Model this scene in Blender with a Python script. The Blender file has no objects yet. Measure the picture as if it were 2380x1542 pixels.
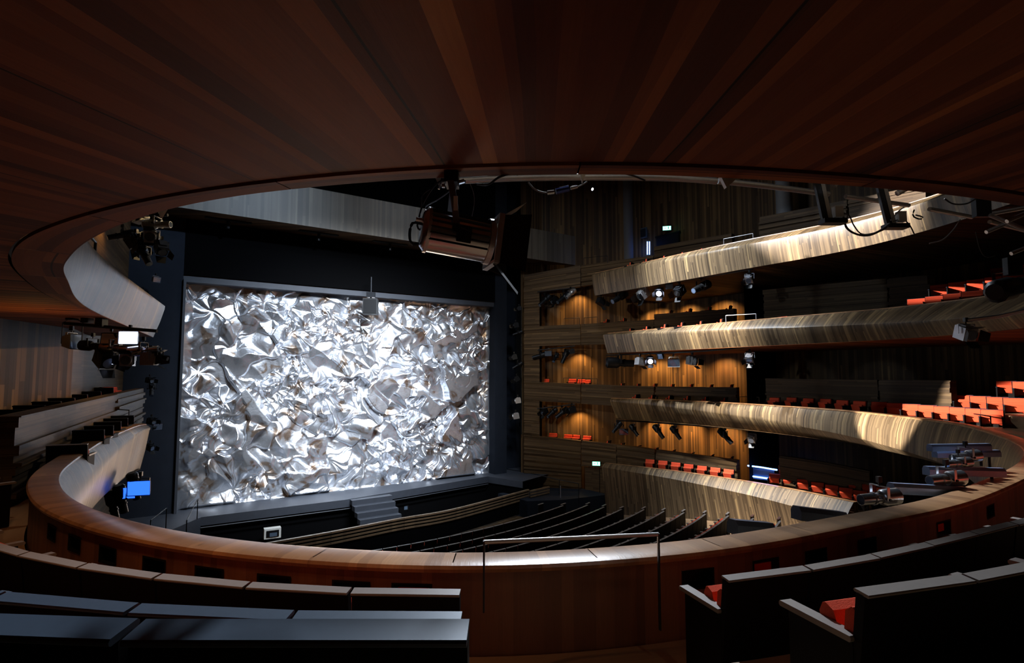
import bpy, bmesh, math, random
import numpy as np
from mathutils import Vector, Matrix, Euler
from mathutils import noise as mnoise
PI = math.pi
random.seed(7)
SC = bpy.context.scene
COL = SC.collection
# ------------------------------------------------------------------ camera
F = 1330.0
TILT = math.atan((870.0 - 771.0) / F)
cam = bpy.data.cameras.new('camera'); co = bpy.data.objects.new('camera', cam); COL.objects.link(co)
cam.sensor_width = 36; cam.lens = F / 2380 * 36
cam.clip_start = 0.05; cam.clip_end = 300
co.location = (0, 0, 0); co.rotation_euler = (PI / 2 + TILT, 0, 0)
SC.camera = co
cam.dof.use_dof = False
vs = SC.view_settings
vs.view_transform = 'Standard'; vs.look = 'None'; vs.gamma = 1; vs.exposure = 0.0
try: vs.use_curve_mapping = False
except Exception: pass

# ------------------------------------------------------------------ surveying helpers
def ray(px, py):
    x = (px - 1190) / F; v = -(py - 771) / F
    c, s = math.cos(TILT), math.sin(TILT)
    return Vector((x, c - v * s, s + v * c))
TT = Vector((.81593, .57815)); NN = Vector((.57815, -.81593)); AA = Vector((-9.0928, 34.1109))
def W(u, v, z): return Vector((AA.x + TT.x * u + NN.x * v, AA.y + TT.y * u + NN.y * v, z))
def UV_(p): d = Vector((p[0] - AA.x, p[1] - AA.y)); return d.dot(TT), d.dot(NN)
def at_z(px, py, z): r = ray(px, py); return r * (z / r.z)
def at_y(px, py, y): r = ray(px, py); return r * (y / r.y)
def at_u(px, py, U): r = ray(px, py); return r * ((U + AA.dot(TT)) / (r.x * TT.x + r.y * TT.y))
def at_v(px, py, V): r = ray(px, py); return r * ((V + AA.dot(NN)) / (r.x * NN.x + r.y * NN.y))

# ------------------------------------------------------------------ curves
def resample(pts, step, smooth=0):
    P = [Vector(p) for p in pts]; D = []
    for i in range(len(P) - 1):
        a = P[max(i - 1, 0)]; b = P[i]; c = P[i + 1]; d = P[min(i + 2, len(P) - 1)]
        for k in range(16):
            t = k / 16
            D.append(0.5 * ((2 * b) + (c - a) * t + (2 * a - 5 * b + 4 * c - d) * t * t + (-a + 3 * b - 3 * c + d) * t ** 3))
    D.append(P[-1])
    def even(D, step):
        L = [0]
        for i in range(1, len(D)): L.append(L[-1] + (D[i] - D[i - 1]).length)
        n = max(2, round(L[-1] / step)); out = []; j = 0
        for k in range(n + 1):
            s = L[-1] * k / n
            while j < len(L) - 2 and L[j + 1] < s: j += 1
            f = (s - L[j]) / max(1e-9, L[j + 1] - L[j]); out.append(D[j].lerp(D[j + 1], min(1, max(0, f))))
        return out
    O = even(D, step)
    for _ in range(smooth):
        Q = O[:]
        for i in range(1, len(O) - 1): Q[i] = (O[i - 1] + O[i] * 2 + O[i + 1]) / 4
        O = Q
    return even(O, step)
def arclen(P):
    L = [0.0]
    for i in range(1, len(P)): L.append(L[-1] + (P[i] - P[i - 1]).length)
    return L
def normals(P):      # seat-side (outward) normals for a curve running left end -> back -> right end
    N = []
    for i in range(len(P)):
        a = P[max(0, i - 1)]; b = P[min(len(P) - 1, i + 1)]
        d = (b - a); d.z = 0; d.normalize(); N.append(Vector((d.y, -d.x, 0)))
    return N
def smoothn(N, k):
    for _ in range(k):
        Q = N[:]
        for i in range(1, len(N) - 1): Q[i] = (N[i - 1] + N[i] * 2 + N[i + 1]).normalized()
        N = Q
    return N
def setz(P, z): return [Vector((p.x, p.y, z)) for p in P]
def hallpts(L, z): return [W(a[0], a[1], z) for a in L]

# ------------------------------------------------------------------ materials
MATS = {}
def lin(c):
    return tuple(((v / 255) / 12.92 if v / 255 <= .04045 else ((v / 255 + .055) / 1.055) ** 2.4) for v in c) + (1,)
def nmat(name):
    m = bpy.data.materials.new(name); m.use_nodes = True; MATS[name] = m
    return m, m.node_tree.nodes, m.node_tree.links, m.node_tree.nodes['Principled BSDF']
def plain(name, rgb, rough=.6, metal=0., bump=0., bs=40., var=.12, spec=.5):
    m, n, l, b = nmat(name)
    tc = n.new('ShaderNodeTexCoord'); no = n.new('ShaderNodeTexNoise'); no.inputs['Scale'].default_value = bs
    l.new(tc.outputs['Object'], no.inputs['Vector'])
    mx = n.new('ShaderNodeMix'); mx.data_type = 'RGBA'
    c = lin(rgb); mx.inputs[6].default_value = tuple(v * (1 - var) for v in c[:3]) + (1,)
    mx.inputs[7].default_value = tuple(min(1, v * (1 + var)) for v in c[:3]) + (1,)
    l.new(no.outputs['Fac'], mx.inputs[0]); l.new(mx.outputs[2], b.inputs['Base Color'])
    b.inputs['Roughness'].default_value = rough; b.inputs['Metallic'].default_value = metal
    b.inputs['Specular IOR Level'].default_value = spec
    if bump:
        bp = n.new('ShaderNodeBump'); bp.inputs['Strength'].default_value = bump; bp.inputs['Distance'].default_value = .01
        l.new(no.outputs['Fac'], bp.inputs['Height']); l.new(bp.outputs['Normal'], b.inputs['Normal'])
    return m
def emit(name, rgb, s):
    m, n, l, b = nmat(name)
    b.inputs['Base Color'].default_value = (0, 0, 0, 1)
    b.inputs['Emission Color'].default_value = lin(rgb); b.inputs['Emission Strength'].default_value = s
    return m
def wood(name, cols, w=.08, w2=.31, seam=0., gap=.0, rough=.42, length=2.2, spec=.5, coat=0., contrast=1.):
    """strips: UV.x runs across the strips (metres), UV.y along them"""
    m, n, l, b = nmat(name)
    uv = n.new('ShaderNodeUVMap'); sep = n.new('ShaderNodeSeparateXYZ'); l.new(uv.outputs[0], sep.inputs[0])
    def M(op, a, bb=None, c=None):
        x = n.new('ShaderNodeMath'); x.operation = op
        for i, v in enumerate((a, bb, c)):
            if v is None: continue
            if isinstance(v, (int, float)): x.inputs[i].default_value = v
            else: l.new(v, x.inputs[i])
        return x.outputs[0]
    X, Y = sep.outputs[0], sep.outputs[1]
    # slightly irregular strip widths
    wob = n.new('ShaderNodeTexNoise'); wob.noise_dimensions = '1D'; wob.inputs['Scale'].default_value = 1.7 / w2 ** .5; wob.inputs['Detail'].default_value = 1
    l.new(X, wob.inputs['W'])
    Xw = M('ADD', X, M('MULTIPLY', wob.outputs['Fac'], w * 2.2))
    i1 = M('FLOOR', M('DIVIDE', Xw, w))
    r1 = n.new('ShaderNodeTexWhiteNoise'); r1.noise_dimensions = '1D'; l.new(i1, r1.inputs['W'])
    j = M('FLOOR', M('ADD', M('DIVIDE', Y, length), M('MULTIPLY', r1.outputs['Value'], 7.3)))
    wn = n.new('ShaderNodeTexWhiteNoise'); wn.noise_dimensions = '2D'
    cb = n.new('ShaderNodeCombineXYZ'); l.new(i1, cb.inputs[0]); l.new(j, cb.inputs[1]); l.new(cb.outputs[0], wn.inputs['Vector'])
    i2 = M('FLOOR', M('DIVIDE', Xw, w2))
    w2n = n.new('ShaderNodeTexWhiteNoise'); w2n.noise_dimensions = '1D'; l.new(M('ADD', i2, 91.7), w2n.inputs['W'])
    low = n.new('ShaderNodeTexNoise'); low.inputs['Scale'].default_value = 1.0; low.inputs['Detail'].default_value = 2
    c2 = n.new('ShaderNodeCombineXYZ'); l.new(M('MULTIPLY', X, 1.1), c2.inputs[0]); l.new(M('MULTIPLY', Y, .25), c2.inputs[1]); l.new(c2.outputs[0], low.inputs['Vector'])
    f = M('ADD', M('MULTIPLY', wn.outputs['Value'], .5 * contrast), M('MULTIPLY', w2n.outputs['Value'], .25 * contrast))
    f = M('ADD', f, M('MULTIPLY', low.outputs['Fac'], .4))
    f = M('ADD', f, .5 - .375 * contrast - .22)
    rp = n.new('ShaderNodeValToRGB'); cr = rp.color_ramp
    for k in range(len(cols)):
        p = k / (len(cols) - 1)
        e = cr.elements[k] if k < 2 else cr.elements.new(p)
    for k, e in enumerate(sorted(cr.elements, key=lambda q: q.position)): pass
    els = list(cr.elements)
    for k, e in enumerate(els): e.position = k / (len(cols) - 1)
    for k, e in enumerate(cr.elements): e.color = lin(cols[k])
    l.new(f, rp.inputs[0])
    gr = n.new('ShaderNodeTexNoise'); gr.inputs['Scale'].default_value = 1; gr.inputs['Detail'].default_value = 4; gr.inputs['Roughness'].default_value = .7
    c3 = n.new('ShaderNodeCombineXYZ'); l.new(M('MULTIPLY', X, 70), c3.inputs[0]); l.new(M('MULTIPLY', Y, 3.2), c3.inputs[1]); l.new(M('MULTIPLY', i1, 3.1), c3.inputs[2]); l.new(c3.outputs[0], gr.inputs['Vector'])
    g = M('ADD', M('MULTIPLY', gr.outputs['Fac'], .5), .75)
    if gap:
        fr = M('FRACT', M('DIVIDE', Xw, w)); g = M('MULTIPLY', g, M('ADD', M('MULTIPLY', M('GREATER_THAN', fr, gap), .6), .4))
    if seam:
        fr2 = M('FRACT', M('DIVIDE', X, seam)); g = M('MULTIPLY', g, M('ADD', M('MULTIPLY', M('GREATER_THAN', fr2, .012 / seam), .85), .15))
    mx = n.new('ShaderNodeVectorMath'); mx.operation = 'SCALE'; l.new(rp.outputs[0], mx.inputs[0]); l.new(g, mx.inputs['Scale'])
    l.new(mx.outputs[0], b.inputs['Base Color'])
    b.inputs['Roughness'].default_value = rough; b.inputs['Specular IOR Level'].default_value = spec
    b.inputs['Coat Weight'].default_value = coat; b.inputs['Coat Roughness'].default_value = .25
    bp = n.new('ShaderNodeBump'); bp.inputs['Strength'].default_value = .25; bp.inputs['Distance'].default_value = .004
    l.new(gr.outputs['Fac'], bp.inputs['Height']); l.new(bp.outputs['Normal'], b.inputs['Normal'])
    return m
OAKF = wood('smoked_oak_fascia', [(54, 42, 29), (74, 59, 41), (92, 75, 54), (112, 92, 66), (160, 134, 92)], w=.06, w2=.27, contrast=1.25, seam=2.3, rough=.42, spec=.35)
OAKC = wood('oak_cap', [(104, 70, 44), (136, 98, 66), (162, 120, 82), (192, 148, 104)], w=.13, w2=.45, rough=.33, length=9, coat=.25)
OAKR = wood('red_oak_ceiling', [(44, 20, 12), (88, 44, 24), (124, 70, 36), (180, 118, 62)], w=.1, w2=.33, gap=.0, seam=1.37, rough=.7, spec=.12, length=30, contrast=1.0)
OAKI = wood('red_oak_panel', [(78, 48, 32), (100, 64, 42), (118, 78, 52), (138, 98, 66)], w=.1, w2=.35, rough=.5, length=6)
OAKW = wood('dark_oak_boards', [(44, 33, 22), (64, 49, 33), (84, 66, 45), (108, 87, 60)], w=.085, w2=.4, gap=.09, rough=.55, length=2.6, contrast=.9, spec=.12)
OAKV = wood('dark_oak_wall', [(40, 30, 22), (66, 50, 34), (96, 74, 48), (132, 104, 66)], w=.11, w2=.5, gap=.05, rough=.55, length=9, spec=.12)
OAKS = wood('grey_oak_slab', [(62, 56, 48), (80, 73, 63), (98, 90, 77), (126, 116, 98)], w=.13, w2=.5, rough=.5, length=12)
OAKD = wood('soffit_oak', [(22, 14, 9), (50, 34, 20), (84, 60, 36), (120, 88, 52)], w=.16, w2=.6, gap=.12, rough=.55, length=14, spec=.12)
OAKP = wood('light_floor', [(120, 92, 66), (140, 110, 80), (156, 124, 92)], w=.12, w2=.5, rough=.5, length=1.8)
OAKB = wood('pit_rail_oak', [(96, 78, 60), (120, 98, 74), (140, 116, 88)], w=.3, w2=.9, rough=.45, length=2.5)
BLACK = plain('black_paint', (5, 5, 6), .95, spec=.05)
JAMB = plain('dark_blue_grey_paint', (26, 31, 40), .8, var=.2, bs=2, spec=.15)
LAMPB = plain('dark_blue_lamp_paint', (40, 48, 66), .4, .3)
STAGE = plain('grey_stage_floor', (46, 50, 58), .6, var=.2, bs=3)
STEEL = plain('brushed_steel', (176, 176, 178), .38, .75)
CHROME = plain('polished_metal', (190, 192, 198), .26, .95, var=.05)
DKMET = plain('dark_metal', (34, 36, 40), .42, .7)
BLMET = plain('blackened_metal', (12, 13, 15), .45, .4)
CABLE = plain('black_rubber', (30, 30, 34), .4)
GCABLE = plain('grey_cable', (110, 110, 116), .4)
RED = plain('orange_red_wool', (206, 74, 44), .85, bump=.3, bs=150, var=.18, spec=.2)
SHELL = plain('black_stained_oak', (15, 12, 11), .7, var=.3, bs=12, spec=.12)
TOPR = plain('satin_top_rail', (128, 120, 114), .38, .0, var=.1, bs=30)
GREYT = plain('blue_grey_rail', (72, 86, 102), .4, .1, var=.1)  # as near seat tops, this blue-grey carries the cool hall light
LENS = plain('lens_glass', (150, 170, 200), .05, .8)
WHITEB = plain('pale_board', (190, 190, 184), .6)
WORKL = emit('lit_white_gel', (214, 222, 255), 9)
BLUEL = emit('lit_blue_panel', (40, 96, 235), 2.2)
STRIP = emit('blue_white_tube', (90, 140, 255), 14)
GREENL = emit('green_exit_sign', (120, 255, 200), 5)
SPARK = emit('lamp_point', (220, 230, 255), 30)

# ------------------------------------------------------------------ object helpers
def link(name, me, mat=None, parent=None):
    o = bpy.data.objects.new(name, me); COL.objects.link(o)
    if mat is not None and me is not None and not me.materials: me.materials.append(mat)
    if parent is not None: o.parent = parent
    return o
def tag(o, label, cat, group=None):
    o['label'] = label; o['category'] = cat
    if group: o['group'] = group
    return o
def struct(o, label=None):
    o['kind'] = 'structure'
    if label: o['label'] = label
    return o
def thing(name, label, cat, loc=(0, 0, 0), rot=(0, 0, 0), group=None, parent=None):
    o = bpy.data.objects.new(name, None); COL.objects.link(o); o.location = loc; o.rotation_euler = rot
    o.empty_display_size = .1
    if label: tag(o, label, cat, group)
    return o
class MB:
    def __init__(s): s.v = []; s.f = []; s.uv = []
    def quad(s, a, b, c, d, uvs=None):
        i = len(s.v); s.v += [tuple(a), tuple(b), tuple(c), tuple(d)]; s.f.append((i, i + 1, i + 2, i + 3))
        if uvs is None:
            a, b, d = Vector(a), Vector(b), Vector(d)
            w = (b - a).length; h = (d - a).length; uvs = [(0, 0), (w, 0), (w, h), (0, h)]
        s.uv += uvs
    def poly(s, P, uvs=None):
        i = len(s.v); s.v += [tuple(p) for p in P]; s.f.append(tuple(range(i, i + len(P))))
        s.uv += uvs or [(p[0], p[1]) for p in P]
    def box(s, c, size, M=None, taper=None):
        cx, cy, cz = c; x, y, z = [q / 2 for q in size]
        P = [Vector((cx + i * x, cy + j * y, cz + k * z)) for i in (-1, 1) for j in (-1, 1) for k in (-1, 1)]
        if M is not None: P = [M @ p for p in P]
        for q in ((0, 1, 3, 2), (4, 6, 7, 5), (0, 4, 5, 1), (2, 3, 7, 6), (0, 2, 6, 4), (1, 5, 7, 3)):
            s.quad(*[P[t] for t in q])
    def tube(s, P, r, seg=8, cap=True, radii=None):
        P = [Vector(p) for p in P]; rings = []
        up = Vector((0, 0, 1))
        for i, p in enumerate(P):
            d = (P[min(i + 1, len(P) - 1)] - P[max(i - 1, 0)]).normalized()
            a = up if abs(d.dot(up)) < .95 else Vector((1, 0, 0))
            x = d.cross(a).normalized(); y = x.cross(d)
            rr = radii[i] if radii else r
            rings.append([p + (x * math.cos(2 * PI * k / seg) + y * math.sin(2 * PI * k / seg)) * rr for k in range(seg)])
        for i in range(len(rings) - 1):
            for k in range(seg):
                k2 = (k + 1) % seg
                s.quad(rings[i][k], rings[i][k2], rings[i + 1][k2], rings[i + 1][k])
        if cap:
            s.poly(rings[0][::-1]); s.poly(rings[-1])
    def build(s, name, mat, parent=None, smooth=False, weld=True):
        me = bpy.data.meshes.new(name); me.from_pydata(s.v, [], s.f)
        ul = me.uv_layers.new(name='UVMap'); ul.data.foreach_set('uv', [c for q in s.uv for c in q])
        if weld:
            bm = bmesh.new(); bm.from_mesh(me); bmesh.ops.remove_doubles(bm, verts=bm.verts, dist=1e-4); bmesh.ops.recalc_face_normals(bm, faces=bm.faces) if weld == 2 else None
            bm.to_mesh(me); bm.free()
        if smooth:
            for p in me.polygons: p.use_smooth = True
            try: me.set_sharp_from_angle(angle=math.radians(38))
            except Exception: pass
        return link(name, me, mat, parent)
def mesh_of(o):
    me = o.data; bpy.data.objects.remove(o); return me
def loft(name, rails, mat, parent=None, closed=False, swap=False, smooth=True, u0=0, caps=False, i0=0, i1=None):
    """rails: polylines of equal length; UV.x = arc length, UV.y = distance across"""
    i1 = len(rails[0]) if i1 is None else i1
    L = arclen([r for r in rails[0]]); mb = MB(); R = rails + ([rails[0]] if closed else [])
    V = [[0.0] * len(L)]
    for k in range(1, len(R)): V.append([V[-1][i] + (R[k][i] - R[k - 1][i]).length for i in range(len(L))])
    for k in range(len(R) - 1):
        for i in range(i0, i1 - 1):
            uvs = [(L[i] + u0, V[k][i]), (L[i + 1] + u0, V[k][i + 1]), (L[i + 1] + u0, V[k + 1][i + 1]), (L[i] + u0, V[k + 1][i])]
            if swap: uvs = [(b, a) for a, b in uvs]
            mb.quad(R[k][i], R[k][i + 1], R[k + 1][i + 1], R[k + 1][i], uvs)
    if caps:
        for i in (i0, i1 - 1): mb.poly([r[i] for r in rails], [(0, r[i].z) for r in rails])
    return mb.build(name, mat, parent, smooth)
def boards(name, P, ztop, zbot, mat, parent=None, depth=.35, hmin=.05, hmax=.2, jut=.12, seed=1, cap=True, ends=True, holes=None):
    """wall of stacked horizontal boards that stand out by different amounts; P: plan points (front face), outward = away from hall"""
    rnd = random.Random(seed); n = len(P)
    zt = ztop if isinstance(ztop, (list, tuple)) else [ztop] * n
    zb = zbot if isinstance(zbot, (list, tuple)) else [zbot] * n
    H = max(zt[i] - zb[i] for i in range(n)); fr = [0.0]
    while fr[-1] < 1: fr.append(fr[-1] + rnd.uniform(hmin, hmax) / H)
    fr[-1] = 1.0; N = normals(P); L = arclen(P); mb = MB(); prev = None; zz = lambda i, f: zb[i] + (zt[i] - zb[i]) * f
    sg = getattr(boards, 'sign', 1)
    for k in range(len(fr) - 1):
        j = rnd.choice((0, 0, .35, .6, 1)) * jut; ux = k * 1.37 + rnd.random()
        Q = [P[i] - N[i] * j * sg for i in range(n)]
        for i in range(n - 1):
            a, b = Q[i], Q[i + 1]; z0, z1, z2, z3 = zz(i, fr[k]), zz(i + 1, fr[k]), zz(i + 1, fr[k + 1]), zz(i, fr[k + 1])
            h = fr[k + 1] - fr[k]
            mb.quad((a.x, a.y, z0), (b.x, b.y, z1), (b.x, b.y, z2), (a.x, a.y, z3), [(ux, L[i]), (ux, L[i + 1]), (ux + H * h, L[i + 1]), (ux + H * h, L[i])])
            B0, B1 = P[i] + N[i] * depth * sg, P[i + 1] + N[i + 1] * depth * sg
            for (f_, zA, zB) in ((fr[k], z0, z1), (fr[k + 1], z3, z2)):
                mb.quad((a.x, a.y, zA), (b.x, b.y, zB), (B1.x, B1.y, zB), (B0.x, B0.y, zA), [(ux, L[i]), (ux, L[i + 1]), (ux + .2, L[i + 1]), (ux + .2, L[i])])
        for i in ((0, n - 1) if ends else ()):
            B0 = P[i] + N[i] * depth * sg
            mb.quad((Q[i].x, Q[i].y, zz(i, fr[k])), (B0.x, B0.y, zz(i, fr[k])), (B0.x, B0.y, zz(i, fr[k + 1])), (Q[i].x, Q[i].y, zz(i, fr[k + 1])), [(ux, 0), (ux, depth), (ux + .1, depth), (ux + .1, 0)])
    # back face
    for i in range(n - 1):
        B0, B1 = P[i] + N[i] * depth * sg, P[i + 1] + N[i + 1] * depth * sg
        mb.quad((B0.x, B0.y, zb[i]), (B1.x, B1.y, zb[i + 1]), (B1.x, B1.y, zt[i + 1]), (B0.x, B0.y, zt[i]))
    return mb.build(name, mat, parent, False, weld=False)
# ================================================================== curves of the horseshoe
Z1T, Z1B, Z2T, Z2B, Z3T, Z3B, Z4T = 6.6, 5.1, 2.6, 1.32, -1.55, -2.95, -5.7
px3 = [(338, 986), (322, 988), (240, 1023), (160, 1077), (136, 1098), (130, 1120), (151, 1154), (200, 1182), (328, 1221), (513, 1254), (740, 1276), (1050, 1290), (1350, 1280), (1640, 1255), (1840, 1222), (2000, 1192), (2167, 1160), (2323, 1103), (2375, 1072), (2378, 1038)]
C3 = [at_z(a, b, Z3T) for a, b in px3] + hallpts([(7.07, 27.85), (9.9, 26.0), (13.1, 21.9), (14.5, 18.3), (15.4, 13.7), (15.5, 9.4), (14.8, 6.1)], Z3T)
C3 = resample(C3, .23, 12)
N3 = smoothn(normals(C3), 6)
px2 = [(354, 784), (250, 740), (180, 715), (100, 680), (30, 620), (25, 590), (60, 548), (250, 482), (500, 435), (800, 401), (945, 390), (1300, 377), (1600, 381), (1800, 393), (2000, 408), (2200, 427), (2380, 450)]
C2 = [at_z(a, b, Z2B) for a, b in px2] + hallpts([(-2.2, 32.7), (3.4, 31.9), (7.6, 29.8), (10.43, 26.9), (12.1, 23.6), (12.6, 20.5), (12.9, 17), (13.3, 12.5), (13.6, 7.0)], Z2B)
C2 = resample(C2, .23, 12)
N2 = smoothn(normals(C2), 6)
L2L = arclen(C2); L3L = arclen(C3)
C1 = hallpts([(-12.6, 5), (-13.0, 12), (-13.4, 18), (-13.4, 24), (-12, 29), (-8, 32.4), (-2, 33.4), (3.4, 32.6), (7.6, 30.3), (10.4, 26.9), (12.2, 23.2), (12.7, 20.2), (12.8, 17.5), (13.2, 12.5), (13.5, 6.0)], Z1B)
C1 = resample(C1, .4, 4); N1 = smoothn(normals(C1), 4)
C4 = hallpts([(14.0, 6.2), (14.3, 7.2), (15.3, 11.1), (15.7, 16.3), (15.1, 20.7)], Z4T)[::-1]
C4 = resample(C4, .4, 1); N4 = normals(C4)

def shape(C, N, top, crease, bot):
    L = arclen(C); S = L[-1]
    def rail(fn): return [Vector((C[i].x, C[i].y, 0)) + N[i] * fn(L[i], S - L[i], i)[0] + Vector((0, 0, fn(L[i], S - L[i], i)[1])) for i in range(len(C))]
    return rail(top), rail(crease), rail(bot)
sm = lambda a, b, x: (lambda t: t * t * (3 - 2 * t))(max(0, min(1, (x - a) / (b - a))))

def front(name, label, C, N, top, crease, bot, capw, mat_f, zin, edge=None, closed_inner=True, capmat=None):
    root = thing(name, label, 'balcony front')
    T, K, B = shape(C, N, top, crease, bot)
    def mid(A_, B_, f, bulge): return [A_[i].lerp(B_[i], f) - N[i] * bulge for i in range(len(A_))]
    TL = [T[i] - Vector((0, 0, .03)) for i in range(len(T))]
    o = loft('fascia', [B, mid(B, K, .5, .03), mid(B, K, .9, .02), K, mid(K, TL, .12, .03), mid(K, TL, .55, .04), TL], mat_f, root)
    TI = [T[i] + N[i] * capw for i in range(len(T))]
    if capmat:
        r1 = [T[i] - N[i] * .015 - Vector((0, 0, .03)) for i in range(len(T))]
        loft('cap_board', [r1, [T[i] - N[i] * .01 + Vector((0, 0, .0)) for i in range(len(T))], [T[i] + N[i] * .03 + Vector((0, 0, .015)) for i in range(len(T))], [TI[i] + Vector((0, 0, .01)) for i in range(len(T))], [TI[i] - Vector((0, 0, .04)) for i in range(len(T))]], capmat, root, closed=True, smooth=False)
    if closed_inner:
        loft('inner_panel', [[Vector((p.x, p.y, T[0].z - .02)) for p in TI], [Vector((p.x, p.y, zin)) for p in TI]], OAKI, root)
    return root, T, K, B

# ---- second balcony (over the camera): fascia leans back towards the rear of the hall
h2 = Z2T - Z2B
def w2(i):
    s = L2L[i]; S = L2L[-1]
    return (.03 + .45 * sm(7.5, 14.5, s) - .32 * sm(16, 20.5, s)) * (1 - .9 * sm(S - 26, S - 14, s))
W2 = [w2(i) for i in range(len(C2))]
E2 = [C2[i] - N2[i] * W2[i] for i in range(len(C2))]
def c2(a, b): return .12 + .016 * a if a < b else min(.85, .1 + .026 * b)
def to2(a, b): return .05 + 1.35 * sm(9, 26, b) * (1 if a > b else 0) + (1.1 * sm(24, 34, a) if a <= b else 0)
b2, T2, K2, B2 = front('balcony_front', 'curved smoked oak balcony front one tier above the near rail, pale on the left', E2, N2,
    lambda a, b, i: (to2(a, b), Z2T), lambda a, b, i: (-.30 * (1 - sm(8, 15, a)) - .32 * (1 - sm(22, 32, b)) - .02, Z2T - h2 * c2(a, b)), lambda a, b, i: (0.0, Z2B), .30, OAKF, Z2T - .9, capmat=OAKC)
# edge board under the rim, with joints
ebm = MB(); bw = 0.
n2 = len(C2); step = 9; cuts = [i for i in range(0, n2, step)]
def rimseg(i0, i1, k):
    mb = MB(); pts = list(range(i0, i1 + 1)); L = L2L
    for a, b in zip(pts[:-1], pts[1:]):
        fa = .02 if a == i0 else 0
        pa = C2[a].lerp(C2[b], fa); pb = C2[b] if b != i1 else C2[b].lerp(C2[a], .02)
        i0p, i1p = pa + Vector((0, 0, -.002)), pb + Vector((0, 0, -.002))
        q = [(pa - N2[a] * W2[a]), (pb - N2[b] * W2[b])]
        z0, z1 = Z2B - .012, Z2B + .03
        A0 = Vector((pa.x, pa.y, z0)) - N2[a] * .0; B0 = Vector((pb.x, pb.y, z0)) - N2[b] * .0
        A1 = Vector((q[0].x, q[0].y, z0)); B1 = Vector((q[1].x, q[1].y, z0))
        u = [(L[a], 0), (L[b], 0), (L[b], .3), (L[a], .3)]
        mb.quad(A0, B0, B1, A1, [(y_ + k * 3.1, x_) for x_, y_ in u])
        for (P, Q) in ((A0, B0), (A1, B1)):
            mb.quad(P, Q, Q + Vector((0, 0, .04)), P + Vector((0, 0, .04)), [(k * 3.1, L[a]), (k * 3.1, L[b]), (k * 3.1 + .05, L[b]), (k * 3.1 + .05, L[a])])
    return mb.build('edge_board', OAKR, b2, False)
for k in range(len(cuts) - 1): rimseg(cuts[k], cuts[k + 1], k)
# soffit of the second tier = the ceiling right above the camera
def soffit(name, C, N, z, d0, d1, mat, mats=None):
    R = [[C[i] + N[i] * (d0 + (d1 - d0) * f) for i in range(len(C))] for f in (0, .15, .35, .6, 1)]
    for r in R:
        for p in r: p.z = z
    return R
R = soffit('c', C2, N2, Z2B, bw + .03, 11, OAKR)
o = loft('ceiling', R, OAKR); struct(o)
R0 = [C2[i] + N2[i] * (bw + .035) for i in range(len(C2))]
o = loft('trim_1', [setz(R0, Z2B - .0), setz(R0, Z2B + .1)], BLACK, b2); o.name = 'shadow_gap'
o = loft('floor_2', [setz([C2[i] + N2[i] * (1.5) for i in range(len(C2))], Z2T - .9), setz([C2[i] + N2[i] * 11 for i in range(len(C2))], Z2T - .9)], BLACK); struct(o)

# ---- top balcony
h1 = Z1T - Z1B
def c1(a, b): return .1 + .02 * b
b1, T1, K1, B1 = front('balcony_front', 'topmost curved oak balcony front on the right, brightly lit towards its rear end', C1, N1,
    lambda a, b, i: (.05 + .9 * sm(6, 20, b), Z1T), lambda a, b, i: (-.22, Z1T - h1 * min(.5, .12 + .012 * b)), lambda a, b, i: (.0, Z1B), .30, OAKF, Z1T - .9, capmat=OAKC)
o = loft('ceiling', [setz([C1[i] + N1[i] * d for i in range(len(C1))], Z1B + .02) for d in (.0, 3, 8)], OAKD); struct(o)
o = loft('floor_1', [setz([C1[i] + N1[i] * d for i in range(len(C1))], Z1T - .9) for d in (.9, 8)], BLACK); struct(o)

# ---- our balcony: fascia, cap boards with joints, inner face with vents
def c3(a, b): return min(1, .12 + .046 * a) if a < b else min(1, .16 + .034 * b)
def und(a, b): return .75 * (1 - c3(a, b)) + .12 if b < a else .22 * (1 - c3(a, b))
b3 = thing('balcony_front', 'curved oak balcony front and rail just below the camera, sweeping round the whole hall', 'balcony front')
T3, K3, B3 = shape(C3, N3, lambda a, b, i: (0, Z3T - .03), lambda a, b, i: (-.10 - .22 * c3(a, b), Z3T - 1.4 * c3(a, b) - .03), lambda a, b, i: (-.08 - .14 * c3(a, b) + und(a, b), Z3B))
def mid(A_, B_, f, bulge): return [A_[i].lerp(B_[i], f) - N3[i] * bulge for i in range(len(A_))]
loft('fascia', [B3, mid(B3, K3, .5, .02), K3, mid(K3, T3, .15, .04), mid(K3, T3, .5, .09), mid(K3, T3, .85, .06), T3], OAKF, b3)
CW = .33
def cap_seg(i0, i1, k):
    mb = MB(); L = L3L
    prof = [(-.02, -.045), (-.035, -.02), (-.02, .0), (.03, .012), (CW - .05, .012), (CW - .005, .0), (CW + .012, -.025), (CW, -.055)]
    rings = []
    for i in range(i0, i1 + 1):
        p = C3[i]; nrm = N3[i]; tan = Vector((-nrm.y, nrm.x, 0))
        sh = 0.005 if i == i0 else (-0.005 if i == i1 else 0)
        rings.append([p + nrm * a - tan * sh + Vector((0, 0, b)) for a, b in prof])
    m = len(prof)
    for r in range(len(rings) - 1):
        d = 0
        for q in range(m):
            q2 = (q + 1) % m
            w = abs(prof[q2][0] - prof[q][0]) + abs(prof[q2][1] - prof[q][1])
            la, lb = L[i0 + r] + k * 5.3, L[i0 + r + 1] + k * 5.3
            mb.quad(rings[r][q], rings[r + 1][q], rings[r + 1][q2], rings[r][q2], [(la, d), (lb, d), (lb, d + w), (la, d + w)]); d += w
    mb.poly(rings[0]); mb.poly(rings[-1][::-1])
    return mb.build('cap_board', OAKC, b3, True)
j0 = min(range(len(C3)), key=lambda i: (C3[i] - at_z(1052, 1290, Z3T)).length) % 5
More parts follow.
